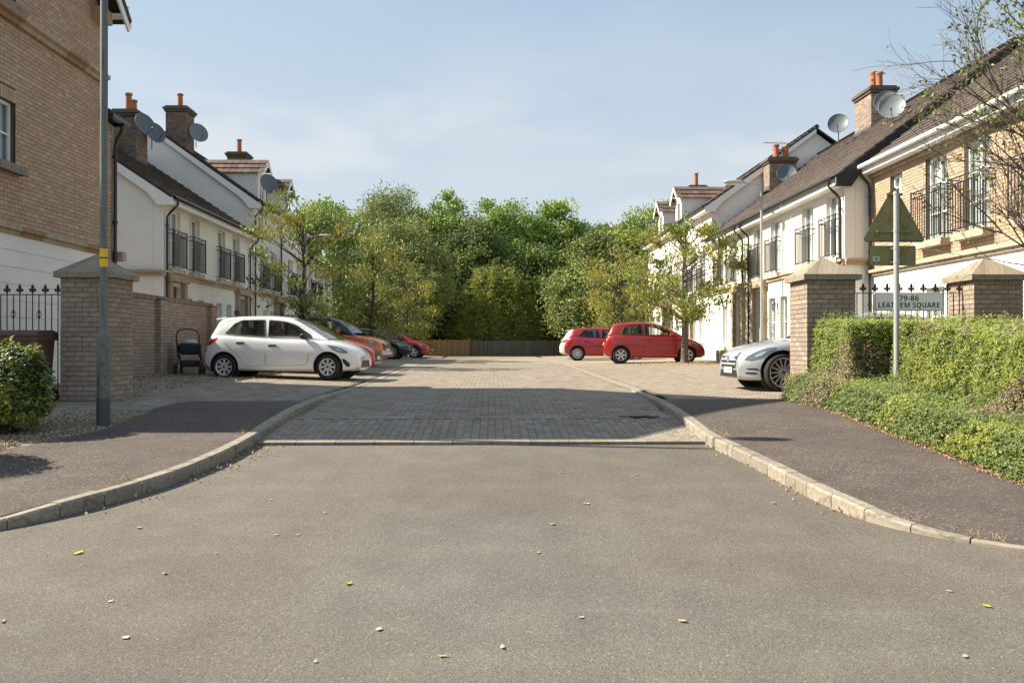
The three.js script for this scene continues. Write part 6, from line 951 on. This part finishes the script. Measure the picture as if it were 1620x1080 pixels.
{ // back of a triangular road sign with a plate below
  const t = thing('road_sign', 'back of a greenish triangular road sign on a grey pole in the hedge', 'road sign', null, [5.64, FY(12.2), -12.2]), yb = 3.05 - FY(12.2), g = M.galv;
  mesh('pole', merge([cyl(0.038, 0.038, 3.30, 0, 1.40 + 0.0, 0, 20), cyl(0.02, 0.038, 0.012, 0, 3.055, 0, 20)]), M.galvPale, t);
  const s = new THREE.Shape(), r = 0.075, pts = [[-0.455, 0], [0.455, 0], [0, 0.80]]; // rounded triangle
  const corner = (i) => { const p = pts[i], a = pts[(i + 2) % 3], b = pts[(i + 1) % 3], f = (q) => { const l = Math.hypot(q[0] - p[0], q[1] - p[1]); return [p[0] + (q[0] - p[0]) / l * r, p[1] + (q[1] - p[1]) / l * r]; }; return [f(a), p, f(b)]; };
  for (let i = 0; i < 3; i++) { const [a, p, b] = corner(i); if (!i) s.moveTo(...a); else s.lineTo(...a); s.quadraticCurveTo(...p, ...b); }
  const tri = new THREE.ExtrudeGeometry(s, { depth: 0.004, bevelEnabled: false }); tri.translate(0, yb, -0.075); mesh('sign_plate', tri, M.signBack, t);
  mesh('sign_rim', merge([rod([-0.40, yb + 0.006, -0.064], [0.40, yb + 0.006, -0.064], 0.012), rod([-0.40, yb + 0.006, -0.07], [0.40, yb + 0.006, -0.07], 0.008)]), std([0.07, 0.075, 0.04], 0.6), t);
  mesh('channel', merge([box(0.22, 0.035, 0.03, 0, yb + 0.66, -0.055), box(0.5, 0.035, 0.03, 0, yb + 0.14, -0.055)]), M.signBack, t);
  const pl = new THREE.Shape(); const w = 0.32, h = 0.28, q = 0.03; pl.moveTo(-w + q, 0); pl.lineTo(w - q, 0); pl.quadraticCurveTo(w, 0, w, q); pl.lineTo(w, h - q); pl.quadraticCurveTo(w, h, w - q, h); pl.lineTo(-w + q, h); pl.quadraticCurveTo(-w, h, -w, h - q); pl.lineTo(-w, q); pl.quadraticCurveTo(-w, 0, -w + q, 0);
  const pg = new THREE.ExtrudeGeometry(pl, { depth: 0.004, bevelEnabled: false }); pg.translate(-0.01, yb - 0.335, -0.075); mesh('lower_plate', pg, M.signBack, t);
  mesh('sticker', box(0.1, 0.075, 0.002, -0.255, yb - 0.24, -0.0685), std([0.42, 0.43, 0.38], 0.6), t);
  mesh('sticker_mark', cyl(0.014, 0.014, 0.002, -0.25, yb - 0.24, -0.066, 12, Math.PI / 2), M.black, t);
  for (const y of [yb + 0.66, yb + 0.14, yb - 0.10, yb - 0.29]) mesh('clamp', merge([cyl(0.043, 0.043, 0.03, 0, y, 0, 16), box(0.14, 0.03, 0.02, 0, y, -0.05), cyl(0.008, 0.008, 0.03, 0.055, y, -0.04, 8, Math.PI / 2), cyl(0.008, 0.008, 0.03, -0.055, y, -0.04, 8, Math.PI / 2)]), M.galvPale, t);
}
// ---------------------------------------------------------------- wheeled bins
function wheeledBin(label, x, Z, y, mat, turn) {
  const t = thing('wheeled_bin', label, 'bin', 'wheeled bins', [x, y, -Z], turn);
  const b = new THREE.BoxGeometry(0.55, 0.93, 0.62, 1, 6, 1), p = b.attributes.position; for (let i = 0; i < p.count; i++) { const k = (p.getY(i) + 0.465) / 0.93; p.setX(i, p.getX(i) * (0.84 + 0.16 * k)); p.setZ(i, p.getZ(i) * (0.78 + 0.22 * k)); } b.translate(0, 0.53, 0); b.computeVertexNormals(); mesh('tub', b, mat, t);
  mesh('rim', merge([box(0.6, 0.07, 0.03, 0, 0.97, 0.325), box(0.6, 0.07, 0.03, 0, 0.97, -0.325), box(0.03, 0.07, 0.62, -0.285, 0.97, 0), box(0.03, 0.07, 0.62, 0.285, 0.97, 0)]), mat, t);
  for (const q of [-0.19, 0, 0.19]) mesh('rib', box(0.03, 0.8, 0.012, q, 0.52, 0.292, 0, -0.07), mat, t);
  const lid = extrude([[-0.36, 0], [0.37, 0], [0.36, 0.03], [0.2, 0.065], [-0.2, 0.075], [-0.36, 0.045]], 0.58, [], 0.008); lid.rotateY(-Math.PI / 2); lid.translate(0.29, 1.01, 0); mesh('lid', lid, mat, t);
  mesh('handle', tube([[-0.22, 1.0, -0.34], [-0.22, 1.02, -0.42], [0.22, 1.02, -0.42], [0.22, 1.0, -0.34]], 0.014, 20, 8), mat, t);
  for (const s of [-1, 1]) mesh('wheel', cyl(0.1, 0.1, 0.05, s * 0.27, 0.1, -0.27, 20, 0, Math.PI / 2), M.blackMatt, t);
  return t;
}
wheeledBin('brown wheeled bin between the shaded brick pier and the bush', -6.93, 13.35, FY(13.3), M.bin, rad(4));
wheeledBin('black wheeled bin beside the brown bin, behind the bush', -7.62, 13.35, FY(13.3), M.binBlack, rad(-3));

// ---------------------------------------------------------------- pram
{
  const t = thing('pram', 'folding black pram with a raised handle between the white hatchback and garden wall', 'pram', null, [-7.2, PY(-7.2, 21.3), -21.3], rad(10)), B = M.blackMatt;
  mesh('handle', tube([[-0.24, 0.42, 0.25], [-0.25, 0.72, 0.34], [-0.24, 0.98, 0.42], [-0.16, 1.06, 0.44], [0.16, 1.06, 0.44], [0.24, 0.98, 0.42], [0.25, 0.72, 0.34], [0.24, 0.42, 0.25]], 0.015, 60, 8), B, t);
  for (const s of [-1, 1]) mesh('frame_leg', merge([rod([s * 0.24, 0.75, 0.34], [s * 0.25, 0.14, -0.36], 0.014), rod([s * 0.24, 0.5, 0.0], [s * 0.27, 0.14, 0.36], 0.014)]), B, t);
  mesh('carrycot', (() => { const g = new RoundedBoxGeometry(0.46, 0.27, 0.66, 3, 0.08); const p = g.attributes.position; for (let i = 0; i < p.count; i++) { const k = (p.getY(i) + 0.135) / 0.27; p.setX(i, p.getX(i) * (0.85 + 0.2 * k)); } g.translate(0, 0.62, 0); g.computeVertexNormals(); return g; })(), B, t);
  mesh('shopping_basket', (() => { const g = rbox(0.4, 0.16, 0.6, 0.05, 0, 0.27, 0); return g; })(), B, t);
  mesh('blanket', (() => { const g = new THREE.SphereGeometry(0.14, 16, 10); const p = g.attributes.position; for (let i = 0; i < p.count; i++) { const q = 1 + 0.35 * (vnoise(p.getX(i) * 18, p.getZ(i) * 18 + p.getY(i) * 9, 3) - 0.5); p.setXYZ(i, p.getX(i) * q * 1.1, p.getY(i) * q * 0.55, p.getZ(i) * q); } g.translate(0.02, 0.77, 0.1); g.computeVertexNormals(); return g; })(), std([0.40, 0.42, 0.44], 0.95), t);
  for (const [x, z, r] of [[-0.28, 0.36, 0.14], [0.28, 0.36, 0.14], [-0.26, -0.36, 0.1], [0.26, -0.36, 0.1]]) { const w = part('wheel', t); w.position.set(x, r, z); const ty = new THREE.TorusGeometry(r - 0.022, 0.024, 8, 26); ty.rotateY(Math.PI / 2); mesh('tyre', ty, B, w); mesh('hub', merge([cyl(0.025, 0.025, 0.05, 0, 0, 0, 12, 0, Math.PI / 2), ...range(0, 4, 4).slice(0, 5).map((k) => rod([0, 0, 0], [0, Math.cos(k * 1.2566) * (r - 0.03), Math.sin(k * 1.2566) * (r - 0.03)], 0.006))]), M.black, w); }
}
// ---------------------------------------------------------------- satellite dishes and aerial
function dish(label, x, Z, y, d, aim, mat, mount = 0.35) {
  const t = thing('satellite_dish', label, 'satellite dish', 'satellite dishes', [x, y, -Z], aim);
  const g = lathe(range(0, 1, 9).map((k) => [k * d / 2, 0.13 * d * k * k]), 28); g.rotateX(Math.PI / 2 - 0.35); g.scale(0.92, 1, 1); mesh('reflector', g, mat, t);
  mesh('rim', (() => { const r = new THREE.TorusGeometry(d / 2, 0.009, 6, 32); r.rotateX(-0.35); r.scale(0.92, 1, 1); r.translate(0, Math.sin(0.35) * 0.13 * d, Math.cos(0.35) * 0.13 * d); return r; })(), mat, t);
  mesh('feed_arm', rod([0, -d * 0.42, 0.05], [0, -d * 0.22, d * 0.62], 0.011), M.galvDark, t); mesh('receiver', cyl(0.03, 0.022, 0.09, 0, -d * 0.18, d * 0.62, 10, Math.PI / 2), M.galvDark, t);
  mesh('bracket', merge([rod([0, 0, 0], [0, -0.05, -0.32], 0.02), rod([0, -0.05, -0.18], [0, -0.05 - mount, -0.18], 0.018)]), M.galvDark, t);
  return t;
}
dish('grey dish on the front of the first chimney of the shaded terrace', -12.3, 31.5, 9.35, 0.85, rad(55), M.dish, 0.6);
dish('grey dish just behind the first dish on the shaded terrace chimney', -12.3, 32.5, 9.3, 0.8, rad(50), M.dish, 0.5);
dish('pale dish on the right side of the second chimney of the shaded terrace', -12.25, 37.1, 10.4, 0.85, rad(40), M.dishLight, 0.5);
dish('dark dish on a pole at the eaves below the dormers of the shaded terrace', -9.2, 36.6, 8.2, 0.85, rad(40), M.dish, 1.6);
dish('dark dish left of the sunlit brick chimney with two pots', 12.1, 30.6, 9.3, 0.75, rad(-25), M.dish, 1.1);
dish('big pale dish on a pole standing on the sunlit roof before the chimney', 11.4, 24.9, 8.35, 0.78, rad(-28), M.dishLight, 1.0);
dish('second dish tucked behind the big pale dish on the sunlit roof', 12.0, 26.6, 8.95, 0.75, rad(-30), M.dish, 1.0);
dish('dark dish on the face of the far sunlit chimney under the aerial', 12.0, 35.75, 8.55, 0.85, rad(-10), M.dish, 0.5);
{
  const t = thing('tv_aerial', 'thin television aerial on the far sunlit chimney', 'aerial', null, [12.0, 9.35, -36.3], rad(20));
  mesh('mast', rod([0, -1.2, 0], [0, 0.75, 0], 0.016), M.galvPale, t); mesh('boom', rod([-0.9, 0.55, 0], [0.3, 0.62, 0], 0.01), M.galvDark, t);
  for (let i = 0; i < 9; i++) mesh('element', rod([-0.85 + i * 0.13, 0.555 + i * 0.007, -0.14], [-0.85 + i * 0.13, 0.555 + i * 0.007, 0.14], 0.006), M.galvDark, t);
}
// ---------------------------------------------------------------- small things on the ground
{
  const mats = [[0.45, 0.37, 0.26], [0.50, 0.44, 0.35], [0.36, 0.23, 0.11], [0.42, 0.31, 0.18]].map((c) => std(c, 0.9)), green = std([0.33, 0.38, 0.05], 0.7), yellow = std([0.52, 0.50, 0.08], 0.7), rnd = makeRng(601);
  const lg = (w, l, curl) => { const s = new THREE.Shape(); s.moveTo(0, 0); s.quadraticCurveTo(w * 0.7, l * 0.25, w * 0.42, l * 0.6); s.quadraticCurveTo(w * 0.2, l * 0.9, 0, l); s.quadraticCurveTo(-w * 0.2, l * 0.85, -w * 0.45, l * 0.55); s.quadraticCurveTo(-w * 0.65, l * 0.25, 0, 0); let g = new THREE.ExtrudeGeometry(s, { depth: 0.0012, bevelEnabled: false, curveSegments: 5 }); g.rotateX(-Math.PI / 2); const p = g.attributes.position; for (let i = 0; i < p.count; i++) p.setY(i, p.getY(i) + curl * (p.getX(i) ** 2 * 9 + (p.getZ(i) + l / 2) ** 2 * 5)); g.computeVertexNormals(); g.translate(0, 0, l / 2); return g; };
  const geos = [lg(0.032, 0.05, 2.5), lg(0.024, 0.055, 3.5), lg(0.04, 0.042, 2), lg(0.02, 0.036, 4)];
  const put = (px, py, kind, s = 1) => { // from the photograph: picture position on the road, solved for the ground
    let Z = 8; for (let k = 0; k < 20; k++) Z = 1400 * (1.6 - RY(Z)) / (py - 546); const x = (px - 778) / 1400 * Z;
    const m = mesh(numbered('fallen_leaf'), geos[Math.floor(rnd() * 4)], kind === 'g' ? green : kind === 'y' ? yellow : mats[Math.floor(rnd() * 4)], scene); m.position.set(x, RY(Z) + 0.003, -Z); m.rotation.set(0, rnd() * 6.28, 0); m.scale.setScalar(s);
    tag(m, kind === 'g' ? 'green leaf fallen on the open asphalt' : kind === 'y' ? 'yellow green fallen leaf near the left kerb' : 'dry pale leaf fallen on the open asphalt', 'leaf', kind === 'g' ? 'green leaves on the asphalt' : kind === 'y' ? 'yellow leaves on the asphalt' : 'dry leaves on the asphalt');
  };
  for (const [x, y] of [[225, 833], [440, 845], [473, 845], [515, 810], [345, 873], [265, 905], [205, 1005], [180, 948], [15, 978], [600, 995], [795, 1025], [852, 875], [925, 797], [930, 798], [1225, 798], [700, 1038], [552, 922], [500, 1045], [1008, 752], [440, 720], [463, 760], [1080, 985], [920, 978], [1535, 1045], [1510, 940], [430, 790]]) put(x, y, 'd', 0.75 + 0.35 * rnd());
  for (const [x, y] of [[875, 830], [553, 923], [887, 748], [1490, 762 + 60], [1572, 965]]) put(x, y, 'g', 1.1);
  put(134, 871, 'y', 1.6); put(128, 873, 'y', 1.3);
  // litter gathered in the channel and along the wall foot: nobody could count it
  const L = [], tone = () => [[0.30, 0.21, 0.11], [0.22, 0.145, 0.07], [0.38, 0.30, 0.20], [0.16, 0.105, 0.055]][Math.floor(rnd() * 4)];
  for (let i = 0; i < 900; i++) { const left = rnd() < 0.5, Z = lerp(6.8, left ? 12 : 11.5, rnd()), k = left ? kerbL(Z) : kerbR(Z), o = Math.pow(rnd(), 2.5) * 0.35 + 0.01, dens = fbm(Z * 1.7, left ? 2 : 9, 5, 3); if (rnd() > (dens * 1.25 - 0.2) * (left ? 1 : 0.45)) continue; const x = left ? k + o : k - o; L.push({ p: [x, (Z > 10.4 ? PY(0, Z) : RY(Z)) + 0.004 + 0.012 * rnd(), -Z], r: [-1.4 + rnd() * 0.7, rnd() * 6.28, rnd() * 0.5], s: 0.5 + rnd() * 0.8, c: tone() }); }
  for (let i = 0; i < 3200; i++) { const Z = lerp(14.2, 23.5, rnd()), x = -7.62 + Math.pow(rnd(), 1.8) * 2.4; if (x > -5.6 && Z < 17) continue; L.push({ p: [x, PY(x, Z) + 0.004 + 0.015 * rnd(), -Z], r: [-1.4 + rnd() * 0.7, rnd() * 6.28, rnd() * 0.5], s: 0.6 + rnd(), c: tone().map((v) => v * 0.8) }); }
  for (let i = 0; i < 1500; i++) { const a = rnd() * 6.28, d = Math.pow(rnd(), 0.8) * 1.5, x = 6.9 + Math.cos(a) * d * 1.3, Z = 31.4 + Math.sin(a) * d; L.push({ p: [x, PY(x, Z) + 0.004 + 0.015 * rnd(), -Z], r: [-1.4 + rnd() * 0.7, rnd() * 6.28, rnd() * 0.5], s: 0.7 + rnd(), c: tone() }); }
  for (let i = 0; i < 700; i++) { const Z = lerp(7.5, 13.8, rnd()), x = 4.72 + (rnd() - 0.8) * 0.16; L.push({ p: [x, FY(Z) + 0.01 + 0.01 * rnd(), -Z], r: [-1.4 + rnd() * 0.7, rnd() * 6.28, rnd() * 0.5], s: 0.5 + rnd() * 0.6, c: tone().map((v, n) => v * (n ? 0.75 : 1)) }); }
  const im = leaves('leaf_litter', leafGeo(0.024, 0.036, 1), std([1, 1, 1], 0.95), L, scene); tag(im, 'dry brown leaf litter gathered along kerbs, hedge and wall', 'leaf litter', null, 'stuff');
}
{ // straw coloured grass tufts in the kerb joints
  const rnd = makeRng(611), L = [], g = leafGeo(0.006, 0.09, 1), spots = [[8.1, -1, 0.2], [6.5, -1, 0.8], [6.9, -1, 0.6], [10.3, 1, 0.4], [10.5, -1, 0.3], [6.2, 1, 0.5], [12.9, 1, 0.35], [13.2, 1, 0.35], [11.9, -1, 0.3]];
  for (const [Z0, s, w] of spots) for (let i = 0; i < 45; i++) { const Z = Z0 + (rnd() - 0.5) * w, k = s < 0 ? kerbL(Z) : kerbR(Z), x = k + (Z > 12 ? -s * 0.05 : s * (0.13 + 0.1 * rnd())), gr = Z > 11.5; L.push({ p: [x, (Z > 12 ? PY(0, Z) : FY(Z)) + 0.0, -Z], r: [(rnd() - 0.5) * 1.6, rnd() * 6.28, (rnd() - 0.5) * 1.6], s: 0.3 + rnd() * 0.6, c: gr ? [0.13, 0.16, 0.03] : [0.50, 0.36, 0.13] }); }
  const im = leaves('grass_tufts', g, std([1, 1, 1], 0.9), L, scene); tag(im, 'straw coloured and green grass tufts in the kerb joints', 'grass', null, 'stuff');
}
{ // stone blocks at the foot of the right terrace
  const t = thing('stone_planter', 'low pale stone planter by the nose of the three door hatchback', 'planter', null, [8.55, PY(8.5, 32), -31.5]);
  mesh('trough', merge([box(0.9, 0.45, 0.1, 0, 0.22, 0.25), box(0.9, 0.45, 0.1, 0, 0.22, -0.25), box(0.1, 0.45, 0.4, -0.4, 0.22, 0), box(0.1, 0.45, 0.4, 0.4, 0.22, 0)]), M.stone, t); mesh('earth', box(0.7, 0.05, 0.4, 0, 0.4, 0), M.soil, t);
}
renderer.render(scene, camera);
